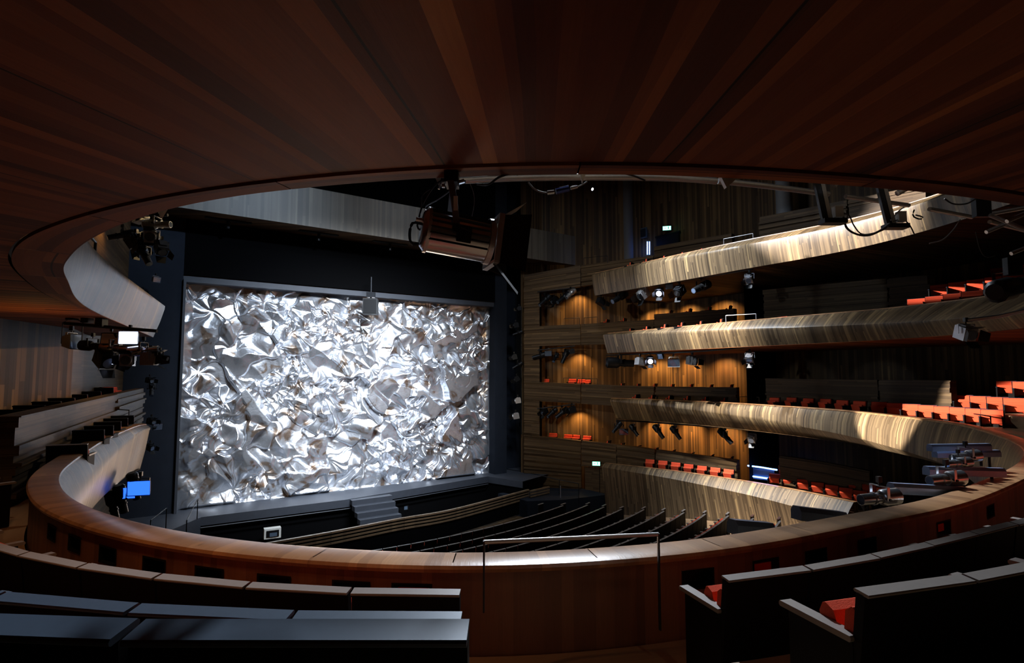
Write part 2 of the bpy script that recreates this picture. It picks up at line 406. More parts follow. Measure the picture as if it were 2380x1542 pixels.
for k, i in enumerate(range(j0 - 5 if j0 else 0, len(C3) - 1, 5)): cap_seg(max(0, i), min(i + 5, len(C3) - 1), k)
# inner face with real openings
ZI0, ZI1 = -2.36, Z3T - .05
def s_of(px, py, off, z):
    q = at_z(px, py, z); best = min(range(len(C3)), key=lambda i: (Vector((q.x, q.y)) - Vector(((C3[i] + N3[i] * off).x, (C3[i] + N3[i] * off).y))).length)
    bd, bs = 1e9, L3L[best]
    for j in range(max(0, best - 1), min(len(C3) - 1, best + 1)):
        for k in range(24):
            f = k / 24; w_ = C3[j].lerp(C3[j + 1], f) + N3[j].lerp(N3[j + 1], f) * off; d = math.hypot(w_.x - q.x, w_.y - q.y)
            if d < bd: bd, bs = d, L3L[j] + (L3L[j + 1] - L3L[j]) * f
    return bs
def at_s(s, off, z, LL=None, C=None, N=None):
    LL = LL or L3L; C = C or C3; N = N or N3
    s = max(0, min(LL[-1], s)); j = 0
    import bisect
    j = min(len(LL) - 2, max(0, bisect.bisect_right(LL, s) - 1)); f = (s - LL[j]) / (LL[j + 1] - LL[j])
    p = C[j].lerp(C[j + 1], f); nn = N[j].lerp(N[j + 1], f).normalized()
    return Vector((p.x, p.y, 0)) + nn * off + Vector((0, 0, z)), nn
vent_px = [(165, 1232), (248, 1250), (330, 1273), (428, 1298), (550, 1317), (688, 1333), (852, 1344), (980, 1348), (1567, 1316), (1715, 1298), (1832, 1279), (1955, 1256), (2118, 1214), (2240, 1180)]
VZ0, VZ1, VW = -1.86, -1.715, .29
vs_ = sorted(s_of(a, b, CW, -1.79) for a, b in vent_px)
brk = sorted(set([0.0] + [x for s in vs_ for x in (s - VW / 2, s + VW / 2)] + [L3L[-1]]))
full = []
for a, b in zip(brk[:-1], brk[1:]):
    n = max(1, round((b - a) / .25)); full += [(a + (b - a) * k / n, a + (b - a) * (k + 1) / n) for k in range(n)]
mb = MB(); off = CW - .03
for a, b in full:
    mdl = (a + b) / 2; hole = any(abs(mdl - s) < VW / 2 for s in vs_)
    zs = [ZI0, VZ0, VZ1, ZI1]
    for k in range(3):
        if hole and k == 1: continue
        pa, _ = at_s(a, off, 0); pb, _ = at_s(b, off, 0)
        mb.quad((pb.x, pb.y, zs[k]), (pa.x, pa.y, zs[k]), (pa.x, pa.y, zs[k + 1]), (pb.x, pb.y, zs[k + 1]), [(b, zs[k]), (a, zs[k]), (a, zs[k + 1]), (b, zs[k + 1])])
mb.build('inner_panel', OAKI, b3, False)
for k, s in enumerate(vs_):
    mb = MB(); e = .004
    for f0, f1 in ((off + .004, off - .14),):
        c = [at_s(s + sx * VW / 2, o_, z_)[0] for o_ in (f0, f1) for sx, z_ in ((-1, VZ0), (1, VZ0), (1, VZ1), (-1, VZ1))]
        for q in ((0, 1, 5, 4), (1, 2, 6, 5), (2, 3, 7, 6), (3, 0, 4, 7), (4, 5, 6, 7)): mb.quad(*[c[t] for t in q])
    # slim frame
    vt = mb.build('vent_recess', BLMET, b3, False)
    mb = MB()
    for (a0, a1, z0, z1) in ((-VW / 2 - .015, VW / 2 + .015, VZ1 - .004, VZ1 + .014), (-VW / 2 - .015, VW / 2 + .015, VZ0 - .014, VZ0 + .004), (-VW / 2 - .015, -VW / 2 + .004, VZ0, VZ1), (VW / 2 - .004, VW / 2 + .015, VZ0, VZ1)):
        p0 = at_s(s + a0, off + .006, z0)[0]; p1 = at_s(s + a1, off + .006, z0)[0]; p2 = at_s(s + a1, off + .006, z1)[0]; p3 = at_s(s + a0, off + .006, z1)[0]
        mb.quad(p0, p1, p2, p3)
    mb.build('vent_frame', SHELL, b3, False)
    if any(abs(s - s_of(px, py, CW, -1.79)) < .1 for px, py in ((980, 1348), (1715, 1298), (2118, 1214))):
        mb = MB(); c = [at_s(s + sx * VW * .42, off - .05, z_)[0] for sx, z_ in ((-1, VZ0 + .02), (1, VZ0 + .02), (1, VZ1 - .04), (-1, VZ1 - .04))]
        c2_ = [at_s(s + sx * VW * .42, off - .08, z_)[0] for sx, z_ in ((-1, VZ0 + .02), (1, VZ0 + .02), (1, VZ1 - .04), (-1, VZ1 - .04))]
        mb.quad(*c); mb.quad(*c2_); mb.quad(c[3], c[2], c2_[2], c2_[3])
        w_ = mb.build('vent_slot_board', RED, vt, False)
# floor of our tier: stepped terraces
TER = [(CW, 1.55, -2.26), (1.55, 2.9, -1.83), (2.9, 4.15, -1.42), (4.15, 9.0, -1.42)]
mb = MB()
for k, (d0, d1, z) in enumerate(TER):
    for i in range(len(C3) - 1):
        A_, B_ = C3[i], C3[i + 1]
        if k and UV_(A_)[1] < 23.5:
            if k > 1: continue
            z = TER[0][2]; d1 = 9.0
        else: z = TER[k][2]; d1 = TER[k][1]
        p = [(A_ + N3[i] * d0), (B_ + N3[i + 1] * d0), (B_ + N3[i + 1] * d1), (A_ + N3[i] * d1)]
        mb.quad(*[(q.x, q.y, z) for q in p], [(d0, L3L[i]), (d0, L3L[i + 1]), (d1, L3L[i + 1]), (d1, L3L[i])])
        if k:
            z0 = TER[k - 1][2]
            mb.quad((p[0].x, p[0].y, z0), (p[1].x, p[1].y, z0), (p[1].x, p[1].y, z), (p[0].x, p[0].y, z), [(0, L3L[i]), (0, L3L[i + 1]), (.4, L3L[i + 1]), (.4, L3L[i])])
struct(mb.build('floor_3', OAKP, None, False))
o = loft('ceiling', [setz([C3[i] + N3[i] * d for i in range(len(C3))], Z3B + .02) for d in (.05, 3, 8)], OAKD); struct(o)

# ---- lowest balcony wall on the right
K4f = [min(1, i / (len(C4) - 1)) for i in range(len(C4))]
# C4 runs back -> stage end ; flip normals so "outward" is away from the hall
N4 = [(-n if n.dot(Vector((TT.x, TT.y, 0))) < 0 else n) for n in N4]
b4 = thing('balcony_front', 'lowest curved oak wall on the right beside the stalls, lit along its top edge', 'balcony front')
cr4 = [C4[i] - N4[i] * (.34 + .3 * (1 - K4f[i])) - Vector((0, 0, .2 + .55 * (1 - K4f[i]))) for i in range(len(C4))]
bo4 = [Vector((p.x, p.y, -9.4)) + N4[i] * .1 for i, p in enumerate(C4)]
md4 = [C4[i].lerp(cr4[i], .4) - N4[i] * .05 for i in range(len(C4))]
md4b = [Vector((p.x, p.y, -8)) + N4[i] * .05 for i, p in enumerate(C4)]
loft('fascia', [bo4, md4b, cr4, md4, C4], OAKF, b4)
I4 = [C4[i] + N4[i] * .3 for i in range(len(C4))]
loft('cap_board', [[p + Vector((0, 0, .01)) for p in C4], [p + Vector((0, 0, .01)) for p in I4]], OAKC, b4)
loft('inner_panel', [I4, setz(I4, -9.4)], OAKI, b4)
for i in (0, len(C4) - 1): mb = MB(); mb.quad(C4[i], I4[i], (I4[i].x, I4[i].y, -9.4), (bo4[i].x, bo4[i].y, -9.4)); mb.build('end_panel', OAKW, b4, False)

o = loft('floor_4', [setz([C4[i] + N4[i] * d for i in range(len(C4))], Z4T - .9) for d in (.3, 7)], OAKP); struct(o)

# ================================================================== right hand wall
RWP = [(12.1, .3), (14.8, 3.2), (16.8, 7.6), (17.3, 13.6), (17.3, 21.5), (16.0, 24.6), (13.6, 27.6)]
def on_poly(px, py, poly):
    r = ray(px, py)
    for i_, (a, b) in enumerate(zip(poly[:-1], poly[1:])):
        lo = -.5 if i_ == 0 else -.001; hi = 1.6 if i_ == len(poly) - 2 else 1.001
        A_ = W(a[0], a[1], 0); B_ = W(b[0], b[1], 0)
        d = B_ - A_; den = r.x * d.y - r.y * d.x
        if abs(den) < 1e-9: continue
        k = (A_.x * d.y - A_.y * d.x) / den; f = ((r * k - A_).x * d.x + (r * k - A_).y * d.y) / (d.x ** 2 + d.y ** 2)
        if k > 0 and lo <= f <= hi: return r * k
    return None
def band(name, pxs, tops, bots, mat=OAKW, seed=1, depth=.3, poly=RWP, zbot=None, sign=1, **kw):
    P = []; zt = []; zb = []
    for j in range(len(pxs)):
        p = on_poly(pxs[j], tops[j], poly); P.append(Vector((p.x, p.y, 0))); zt.append(p.z)
        zb.append(zbot if zbot is not None else on_poly(pxs[j], bots[j], poly).z)
    # densify
    Q = []; a = []; b = []
    for j in range(len(P) - 1):
        n = 5
        for k in range(n + (j == len(P) - 2)):
            f = k / n; Q.append(P[j].lerp(P[j + 1], f)); a.append(zt[j] + (zt[j + 1] - zt[j]) * f); b.append(zb[j] + (zb[j + 1] - zb[j]) * f)
    boards.sign = sign
    return boards(name, Q, a, b, mat, None, depth, seed=seed, **kw)
def ST(o): return struct(o)
# bands of the stage-side tower and the second-row parapets (listed from the stage side: reversed direction => sign -1)
def rband(*a, **k): return ST(band('wall_right', *a, sign=-1, **k))
rband([1218, 1284, 1349], [640, 628, 617], [686, 676, 667], seed=2)
rband([1351, 1430, 1519], [617, 606, 594], [666, 655, 640], seed=3)
rband([1521, 1610, 1701], [574, 558, 543], [645, 632, 618], seed=4)
rband([1218, 1284, 1349], [761, 757, 754], [806, 804, 802], seed=5)
rband([1351, 1430, 1519], [754, 749, 743], [802, 800, 798], seed=6)
rband([1521, 1610, 1706], [731, 725, 718], [795, 792, 788], seed=7)
rband([1218, 1284, 1349], [888, 890, 893], [931, 935, 939], seed=8)
rband([1351, 1430, 1520], [893, 896, 899], [939, 944, 950], seed=9)
rband([1524, 1610, 1712], [899, 900, 901], [950, 955, 965], seed=10)
rband([1218, 1284, 1350], [1011, 1018, 1025], None, zbot=-9.4, seed=11)
rband([1434, 1480, 1522], [1034, 1039, 1046], None, zbot=-9.4, seed=12)
rband([1352, 1400, 1433], [1025, 1030, 1034], [1083, 1088, 1092], seed=13)
rband([1526, 1610, 1713], [1046, 1057, 1070], None, zbot=-9.4, seed=14)
rband([1218, 1236, 1254], [684, 682, 680], [762, 761, 760], seed=15)
rband([1218, 1236, 1254], [806, 805, 805], [888, 888, 889], seed=16)
rband([1218, 1236, 1254], [931, 932, 933], [1011, 1012, 1015], seed=17)
# boxes further back
for (pxs, tops, zb, sd) in (([1765, 1870, 1968], [505, 485, 465], 5.6, 20), ([1775, 1920, 2062], [675, 661, 648], 1.7, 21), ([2066, 2110, 2160], [648, 643, 640], 1.7, 22),
                            ([1780, 1910, 2040], [880, 882, 884], -2.5, 23), ([2043, 2120, 2209], [884, 884, 885], -2.5, 24), ([1812, 1920, 2022], [1060, 1076, 1096], -6.7, 25), ([1972, 2060, 2150], [465, 447, 430], 5.6, 26)):
    rband(pxs, tops, None, zbot=zb, seed=sd)
def wallplane(name, pts, z0, z1, mat, swap=False):
    P = [Vector((*W(a, b, 0)[:2], 0)) for a, b in pts]; Q = resample(P, .8) if 0 else P
    mb = MB(); L = arclen(P)
    for i in range(len(P) - 1):
        uv = [(L[i], z0), (L[i + 1], z0), (L[i + 1], z1), (L[i], z1)]
        mb.quad((P[i].x, P[i].y, z0), (P[i + 1].x, P[i + 1].y, z0), (P[i + 1].x, P[i + 1].y, z1), (P[i].x, P[i].y, z1), [(b, a) for a, b in uv] if swap else uv)
    return struct(mb.build(name, mat, None, False))
wallplane('wall_right', [(12.0, -.1), (13.7, .2), (17.0, 2.3), (20.5, 5), (20.5, 12.5)], -9.4, 15, OAKV)
wallplane('wall_right', [(20.5, 12.5), (20.5, 34), (16, 38)], -9.4, 15, OAKV)
# black sheets in the aisle opening, corridor darkness put into their colour, each tier
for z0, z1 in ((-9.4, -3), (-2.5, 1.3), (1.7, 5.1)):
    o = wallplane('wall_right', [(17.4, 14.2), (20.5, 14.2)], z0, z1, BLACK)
# side walls closing the niches towards the stage
wallplane('wall_right', [(12.95, 1.1), (14.6, -.3)], -9.4, 8.2, OAKW, True)
wallplane('wall_left', [(-11.6, -.2), (-12.9, 9.5), (-13.1, 12)], -9.4, 15, OAKW, True)
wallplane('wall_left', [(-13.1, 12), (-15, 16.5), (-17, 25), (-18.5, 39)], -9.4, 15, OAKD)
wallplane('wall_back', [(-18.5, 39), (16, 38)], -9.4, 15, OAKV)
# floors / roof
mb = MB()
P = [W(-19, -6, 15), W(21, -6, 15), W(21, 40, 15), W(-19, 40, 15)]; mb.quad(*P); struct(mb.build('ceiling', BLACK, None, False))
mb = MB()
prev = None
for v, z in ((-6, -9.2), (6, -8.9), (8, -8.75), (20, -7.35), (30, -6.2), (40, -5.6)):
    if prev: mb.quad(W(-19, prev[0], prev[1]), W(21, prev[0], prev[1]), W(21, v, z), W(-19, v, z), [(-19, prev[0]), (21, prev[0]), (21, v), (-19, v)])
    prev = (v, z)
struct(mb.build('floor', OAKW, None, False))
mb = MB(); prev = None
for v, z in ((5, -8.9), (8, -8.72), (20, -7.32), (24, -6.9)):
    if prev: mb.quad(W(12.3, prev[0], prev[1]), W(15.5, prev[0], prev[1]), W(15.5, v, z), W(12.3, v, z), [(0, prev[0]), (3, prev[0]), (3, v), (0, v)])
    prev = (v, z)
struct(mb.build('floor', OAKP, None, False))
# columns of the top gallery
for (px, y0, y1, lab) in ((1460, 480, 604, 'round grey column at the stage end of the top gallery'), (1824, 412, 505, 'round grey column behind the rail pipe, near the right planked box')):
    p = at_u(px, y1, 19.2); mb = MB(); mb.tube([(p.x, p.y, p.z - 1), (p.x, p.y, 15)], .45, 20); c_ = mb.build('column', OAKS if 0 else plain('column_paint', (92, 90, 90), .7), None, True); tag(c_, lab, 'column')
#PART3
# ================================================================== stage
VF = -1.3
fBL, fTL, fTR, fBR = [at_v(a, b, VF) for a, b in ((405, 1187), (430, 655), (1137, 718), (1137, 1100))]
ZS = (fBL.z + fBR.z) / 2
uL = UV_(fBL)[0] * .5 + UV_(fTL)[0] * .5; uR = (UV_(fBR)[0] + UV_(fTR)[0]) / 2; ZF = (fTL.z + fTR.z) / 2
# crumpled silver curtain (real folds): nested star shaped crumples
GX, GY = 640, 400
rng = np.random.default_rng(11)
X, Y = np.meshgrid(np.linspace(0, uR - uL, GX), np.linspace(0, ZF - ZS, GY))
Hh = np.zeros_like(X)
def star(X, Y, npts, amp, fold, seed):
    r = np.random.default_rng(seed); w, h = X.max(), Y.max()
    px = r.uniform(-.5, w + .5, npts); py = r.uniform(-.5, h + .5, npts)
    d1 = np.full(X.shape, 1e9); idx = np.zeros(X.shape, int); d2 = np.full(X.shape, 1e9)
    for k in range(npts):
        d = (X - px[k]) ** 2 + (Y - py[k]) ** 2
        m = d < d1; d2 = np.where(m, d1, np.minimum(d2, d)); idx = np.where(m, k, idx); d1 = np.where(m, d, d1)
    d1 = np.sqrt(d1); d2 = np.sqrt(d2)
    a = np.arctan2(Y - py[idx], X - px[idx]); nf = r.integers(2, 6, npts)[idx]; ph = r.uniform(0, 6.28, npts)[idx]
    warp = .6 * np.sin(a * 2 + ph * 1.7) + .35 * np.sin(a * 3 + ph * 2.9)
    tri = np.abs(((a + warp + ph) * nf / (2 * np.pi)) % 1 - .5) * 2
    sg = r.choice([-1, 1], npts, p=[.4, .6])[idx]
    edge = np.clip((d2 - d1) / .35, 0, 1)
    return amp * sg * d1 * -1.0 + fold * tri * np.minimum(d1, .8) * (1 - .0 * edge), idx
def planes(X, Y, npts, amp, seed):
    """random facets: lower envelope of tilted planes"""
    r = np.random.default_rng(seed); w, h = X.max(), Y.max()
    px = r.uniform(-.5, w + .5, npts); py = r.uniform(-.5, h + .5, npts); gx = r.normal(0, amp, npts); gy = r.normal(0, amp, npts); z0 = r.uniform(0, .05, npts)
    best = np.full(X.shape, 1e9)
    for k in range(npts):
        dx = X - px[k]; dy = Y - py[k]
        best = np.minimum(best, z0[k] + dx * dx + dy * dy * 1.0 + (gx[k] * dx + gy[k] * dy) * 1.0)
    return best
wx = X + .12 * np.sin(Y * 2.3 + 1) + .08 * np.sin(Y * 5.1 + X * 2); wy = Y + .1 * np.sin(X * 3.1) + .06 * np.sin(X * 6.3 + Y * 2)
s1, i1_ = star(wx, wy, 40, .24, .62, 3); s2, i2_ = star(wx, wy, 105, .26, .56, 5); s3, i3_ = star(wx, wy, 380, .18, .36, 8)
patch = np.random.default_rng(2).uniform(0, 1, 40)[i1_]
Hh = s1 + s2 * (.35 + .7 * (patch > .35)) + s3 * (.8 * (patch > .72) + .06)
Hh = np.clip(Hh - Hh.mean(), -.75, .55) * .62
ed = np.minimum.reduce([X / .5, (X.max() - X) / .5, (Y.max() - Y) / .5, np.clip(Y / .25, 0, 1) * 2]); Hh *= np.clip(ed, .15, 1)
# light blur to keep the folds metallic rather than faceted
for _ in range(2):
    Hh[1:-1, 1:-1] = (Hh[1:-1, 1:-1] * 4 + Hh[:-2, 1:-1] + Hh[2:, 1:-1] + Hh[1:-1, :-2] + Hh[1:-1, 2:]) / 8
me = bpy.data.meshes.new('curtain_foil')
tx, ty = float(TT.x), float(TT.y); nx, ny = float(NN.x), float(NN.y)
U_ = uL + X; V_ = VF + Hh
co_ = np.stack([AA.x + tx * U_ + nx * V_, AA.y + ty * U_ + ny * V_, ZS + Y], -1).reshape(-1, 3)
ii = np.arange(GX * GY).reshape(GY, GX)
fa = np.stack([ii[:-1, :-1], ii[:-1, 1:], ii[1:, 1:], ii[1:, :-1]], -1).reshape(-1, 4)
me.vertices.add(len(co_)); me.vertices.foreach_set('co', co_.ravel()); me.loops.add(fa.size); me.loops.foreach_set('vertex_index', fa.ravel().astype(np.int32))
me.polygons.add(len(fa)); me.polygons.foreach_set('loop_start', np.arange(0, fa.size, 4, dtype=np.int32)); me.polygons.foreach_set('loop_total', np.full(len(fa), 4, np.int32))
me.update(); me.validate(); me.polygons.foreach_set('use_smooth', np.ones(len(fa), bool))
m, n, l, b = nmat('crumpled_silver')
b.inputs['Metallic'].default_value = .9; b.inputs['Roughness'].default_value = .27
tc = n.new('ShaderNodeTexCoord'); vo = n.new('ShaderNodeTexNoise'); vo.inputs['Scale'].default_value = .9; vo.inputs['Detail'].default_value = 5; vo.inputs['Distortion'].default_value = 1.6; l.new(tc.outputs['Object'], vo.inputs['Vector'])
rp = n.new('ShaderNodeValToRGB'); els = rp.color_ramp.elements; els[0].position = .36; els[0].color = (.40, .30, .23, 1); els[1].position = .44; els[1].color = (.70, .72, .76, 1); e = els.new(.6); e.color = (.84, .87, .93, 1)  # brown patches paint the wood's reflections into the silver
l.new(vo.outputs['Fac'], rp.inputs[0]); l.new(rp.outputs[0], b.inputs['Base Color'])
no = n.new('ShaderNodeTexNoise'); no.inputs['Scale'].default_value = 9; no.inputs['Detail'].default_value = 3; l.new(tc.outputs['Object'], no.inputs['Vector'])
bp = n.new('ShaderNodeBump'); bp.inputs['Strength'].default_value = .25; bp.inputs['Distance'].default_value = .03; l.new(no.outputs['Fac'], bp.inputs['Height']); l.new(bp.outputs['Normal'], b.inputs['Normal'])
fo = link('stage_curtain', me, m); tag(fo, 'huge crumpled silver foil stage curtain filling the proscenium', 'curtain')

def hbox(mb, u0, u1, v0, v1, z0, z1):
    P = [W(u, v, z) for u in (u0, u1) for v in (v0, v1) for z in (z0, z1)]
    for q in ((0, 1, 3, 2), (4, 6, 7, 5), (0, 4, 5, 1), (2, 3, 7, 6), (0, 2, 6, 4), (1, 5, 7, 3)): mb.quad(*[P[t] for t in q])
uJL = UV_(at_v(335, 900, .3))[0]; uJR = 12.2
def HB(name, u0, u1, v0, v1, z0, z1, mat, parent=None):
    mb = MB(); hbox(mb, u0, u1, v0, v1, z0, z1); return mb.build(name, mat, parent, False)
struct(HB('wall_front', uJL - 1.2, uL - .12, -1.9, -.6, -9.3, 15, JAMB))
struct(HB('trim_1', uL - .12, uL + .0, -1.6, -.4, ZS, ZF + .1, STAGE))
struct(HB('wall_front', uR + .0, uR + 1.0, -1.9, -.55, -9.3, 15, JAMB))
struct(HB('wall_front', uR + 1.0, 15, -2.6, -2.0, -9.3, 15, JAMB))
struct(HB('wall_front', uL - 6, uJL - 1.2, -1.9, -.4, -9.3, 15, JAMB))
struct(HB('wall_front', uL - .12, uR, -1.2, -.6, ZF + .35, 15, BLACK))
struct(HB('trim_2', uL - .12, uR, -1.6, -.7, ZF, ZF + .35, STAGE))
# planked bridge slab over the stage edge
zl = at_v(600, 513, 1.55).z; sT0 = at_v(750, 432, 1.55); sT1 = at_v(1200, 532, 1.55); sT2 = at_v(1440, 580, 1.55)
zb_ = at_v(970, 563, 1.55).z; ztp = (sT0.z + sT1.z) / 2
P = resample([W(-13, 1.55, 0), W(16, 1.55, 0)], 1.0)
br = loft('wall_front', [setz(P, zb_), setz(P, ztp)], OAKS, None, smooth=False); struct(br)
br = loft('wall_front', [setz(P, ztp), [Vector((p.x, p.y, ztp)) - Vector((NN.x, NN.y, 0)) * 2.1 for p in P]], OAKS, None, smooth=False); struct(br)
Q = [W(-13, 1.5, zb_ + .01), W(16, 1.5, zb_ + .01), W(16, -.6, zb_ + .01), W(-13, -.6, zb_ + .01)]
mb = MB(); mb.quad(*Q, [(0, 0), (14, -14), (15.5, -12.5), (1.5, 1.5)]); struct(mb.build('ceiling', OAKD, None, False))
# recessed slots with dark frames in the soffit
for k, (a, b_) in enumerate(((740, 545), (905, 568), (530, 515))):
    p = at_v(a, b_, .3); u = UV_(p)[0]
    t = thing('light_slot', ('small', 'middle', 'left')[k] + ' dark slot with a hidden lamp in the planked soffit above the stage', 'ceiling slot', W(u, .4, zb_ - .02), (0, 0, math.atan2(TT.y, TT.x)))
    mb = MB(); mb.box((0, 0, 0), (2.2, .35, .05)); mb.build('frame', BLMET, t); mb = MB(); mb.tube([(0, 0, -.02), (0, 0, -.45)], .1, 10); mb.build('lamp_can', BLMET, t)
# stage floor with front edge
eL, eM, eR = at_z(467, 1203, ZS), at_z(805, 1162, ZS), at_z(1134, 1108, ZS)
E_ = [eL, eM, eR, at_z(1215, 1120, ZS)]
mb = MB(); back = [W(UV_(p)[0], -3.0, ZS) for p in E_]
for i in range(3): mb.quad(E_[i], E_[i + 1], back[i + 1], back[i])
lf = at_z(400, 1250, ZS); mb.quad(W(UV_(eL)[0] - 5, -3, ZS), back[0], eL, at_z(330, 1262, ZS))
mb.quad(back[3], W(14, -3, ZS), W(14, 1.2, ZS), E_[3])
for i in range(3):
    mb.quad(E_[i], E_[i + 1], E_[i + 1] - Vector((0, 0, .42)), E_[i] - Vector((0, 0, .42)))
g = at_z(455, 1262, ZS); mb.quad(eL, at_z(330, 1262, ZS), at_z(330, 1262, ZS) - Vector((0, 0, 2)), eL - Vector((0, 0, 2)))
struct(mb.build('floor', STAGE, None, False))
mb = MB()
for i in range(3):
    o_ = Vector((NN.x, NN.y, 0)) * -.25
    mb.quad(E_[i] + o_ - Vector((0, 0, .42)), E_[i + 1] + o_ - Vector((0, 0, .42)), E_[i + 1] + o_ - Vector((0, 0, 2.6)), E_[i] + o_ - Vector((0, 0, 2.6)))
struct(mb.build('wall_front', BLACK, None, False))
mb = MB(); mb.tube([p - Vector((0, 0, .5)) + Vector((NN.x, NN.y, 0)) * .05 for p in E_[:3]], .03, 6); struct(mb.build('trim_3', STAGE, None, False))
# steps from the stage into the pit
st0, st1 = at_z(812, 1160, ZS), at_z(905, 1148, ZS)
ds = thing('stage_steps', 'dark grey steps leading from the stage down into the orchestra pit', 'steps')
wd = (st1 - st0); sd = Vector((NN.x, NN.y, 0))
for k in range(6):
    mb = MB(); a = st0 + sd * (.42 * k) - Vector((0, 0, .27 * k + .03)); c = a + wd + Vector((0, 0, 0)); c.z = a.z
    dp = sd * .46
    mb.quad(a, c, c + dp, a + dp); mb.quad(a + dp, c + dp, c + dp - Vector((0, 0, .27)), a + dp - Vector((0, 0, .27)))
    for q in (a, c): mb.quad(q, q + dp, q + dp - Vector((0, 0, .27)), q - Vector((0, 0, .27)))
    mb.quad(a - Vector((0, 0, .27)), c - Vector((0, 0, .27)), c + dp - Vector((0, 0, .27)), a + dp - Vector((0, 0, .27)))
    mb.build('step', STAGE, ds)
# pit rail: stacked slats in segments
railp = [(560, 1275), (600, 1266), (776, 1235), (929, 1205), (1052, 1184), (1228, 1138)]
ZR = -7.45
RP = resample([at_z(a, b, ZR) for a, b in railp], .5, 2)
pr = thing('pit_rail', 'long curved rail of pale stacked slats along the orchestra pit', 'railing')
NR = normals(RP)
for k in range(4):
    z = ZR - .17 * k; w = .1 if k else .16
    seg = 8
    for i in range(0, len(RP) - 1, seg):
        i1 = min(len(RP) - 1, i + seg); idx = list(range(i, i1 + 1))
        if len(idx) < 2: continue
        A_ = [Vector((RP[j].x, RP[j].y, z)) - NR[j] * w * .5 for j in idx]; B_ = [Vector((RP[j].x, RP[j].y, z)) + NR[j] * w * .5 for j in idx]
        A_[0] = A_[0].lerp(A_[1], .03); B_[0] = B_[0].lerp(B_[1], .03)
        loft('rail_slat', [A_, B_, [p - Vector((0, 0, .085)) for p in B_], [p - Vector((0, 0, .085)) for p in A_]], OAKB, pr, closed=True, smooth=False)
loft('backing', [[Vector((p.x, p.y, ZR - .1)) + NR[j] * .0 for j, p in enumerate(RP)], [Vector((p.x, p.y, -8.85)) for p in RP]], BLACK, pr)
r2 = thing('pit_rail', 'short higher end piece of the pale slatted orchestra pit rail at right', 'railing')
R2 = resample([at_z(a, b, ZR) for a, b in ((1231, 1142), (1276, 1132))], .5); NR2 = normals(R2)
for k in range(4):
    z = ZR - .17 * k + .02; w = .13
    A_ = [Vector((p.x, p.y, z)) - NR2[j] * w * .5 for j, p in enumerate(R2)]; B_ = [Vector((p.x, p.y, z)) + NR2[j] * w * .5 for j, p in enumerate(R2)]
    loft('rail_slat', [A_, B_, [p - Vector((0, 0, .085)) for p in B_], [p - Vector((0, 0, .085)) for p in A_]], OAKB, r2, closed=True, smooth=False)
# pit furniture
p = at_z(632, 1262, -8.6); t = thing('pit_cabinet', 'small pale framed box standing in the dark orchestra pit', 'cabinet', p, (0, 0, .5))
mb = MB(); mb.box((0, 0, .5), (.8, .4, .5)); mb.build('body', WHITEB, t); mb = MB(); mb.box((0, -.21, .5), (.6, .03, .32)); mb.build('front_opening', BLMET, t); mb = MB(); mb.box((.03, -.23, .45), (.35, .03, .18)); mb.build('inner_panel', GREYT, t)
p = at_z(935, 1190, -8.3); t = thing('pit_lamp', 'dim framed panel beside the stage steps in the pit', 'panel', p, (0, 0, .55)); mb = MB(); mb.box((0, 0, .2), (.75, .05, .3)); mb.build('frame', SHELL, t); mb = MB(); mb.box((0, -.03, .2), (.62, .03, .2)); mb.build('face', GREYT, t)
p = at_z(790, 1232, -8.7); mb = MB(); mb.tube([p, p + Vector((0, 0, .55)), p + Vector((0, 0, .62)), p + Vector((0, 0, .8))], .1, 10, radii=[.13, .11, .05, .03]); tag(mb.build('pit_bollard', GCABLE, None, True), 'thin pale tapering post standing in the orchestra pit', 'post')
# railings beside the stage
def tube_rail(name, lab, pts, r, mat, posts=(), parent=None):
    t = thing(name, lab, 'railing')
    mb = MB(); mb.tube(pts, r, 8); mb.build('rail_bar', mat, t, True)
    for a, b in posts: mb = MB(); mb.tube([a, b], r * .9, 8); mb.build('post', mat, t, True)
    return t
a, b_, c = at_z(443, 1213, ZS), at_z(464, 1190, ZS), at_z(464, 1150, ZS)
lft = at_v(345, 1240, .9)
q0 = at_z(348, 1262, ZS); q1 = at_z(385, 1235, ZS); tube_rail('stage_railing', 'thin black handrail on the steps left of the stage', [q0 + Vector((0, 0, .9)), q1 + Vector((0, 0, 1.0))], .025, BLMET, [(q0, q0 + Vector((0, 0, .9))), (q1, q1 + Vector((0, 0, 1)))])
q0 = at_z(432, 1262, ZS); q1 = at_z(458, 1207, ZS); tube_rail('stage_railing', 'thin black handrail at the left corner of the stage edge', [q0 + Vector((0, 0, .9)), q1 + Vector((0, 0, .95))], .025, BLMET, [(q0, q0 + Vector((0, 0, .9))), (q1, q1 + Vector((0, 0, .95)))])
q = [at_z(a, b, -7.9) for a, b in ((1140, 1112), (1180, 1122), (1222, 1130), (1300, 1150), (1345, 1160))]
tube_rail('stage_railing', 'black handrail below the right wall beside the pit', [p + Vector((0, 0, .95)) for p in q], .025, BLMET, [(p, p + Vector((0, 0, .95))) for p in q])
# side platform right of the stage
mb = MB(); P = [W(9.3, 1, -7.9), W(15, 1, -7.9), W(15, 5.5, -7.9), W(11.5, 5.0, -7.9), W(9.5, 4, -7.9)]
mb.poly(P)
for a, b in zip(P, P[1:] + P[:1]): mb.quad(a, b, b - Vector((0, 0, 1.3)), a - Vector((0, 0, 1.3)))
struct(mb.build('floor', JAMB, None, False))
for (a, b_) in ((1148, 1118), (1160, 1122), (1172, 1129), (1184, 1136)):
    p = at_z(a, b_, -7.6); mb = MB(); mb.tube([p, p + Vector((.28, -.35, 0))], .03, 6); tag(mb.build('step_edge_strip', WHITEB, None), 'short pale edge strip on the dark steps right of the stage', 'edge strip', 'pale strips on the stage side steps')
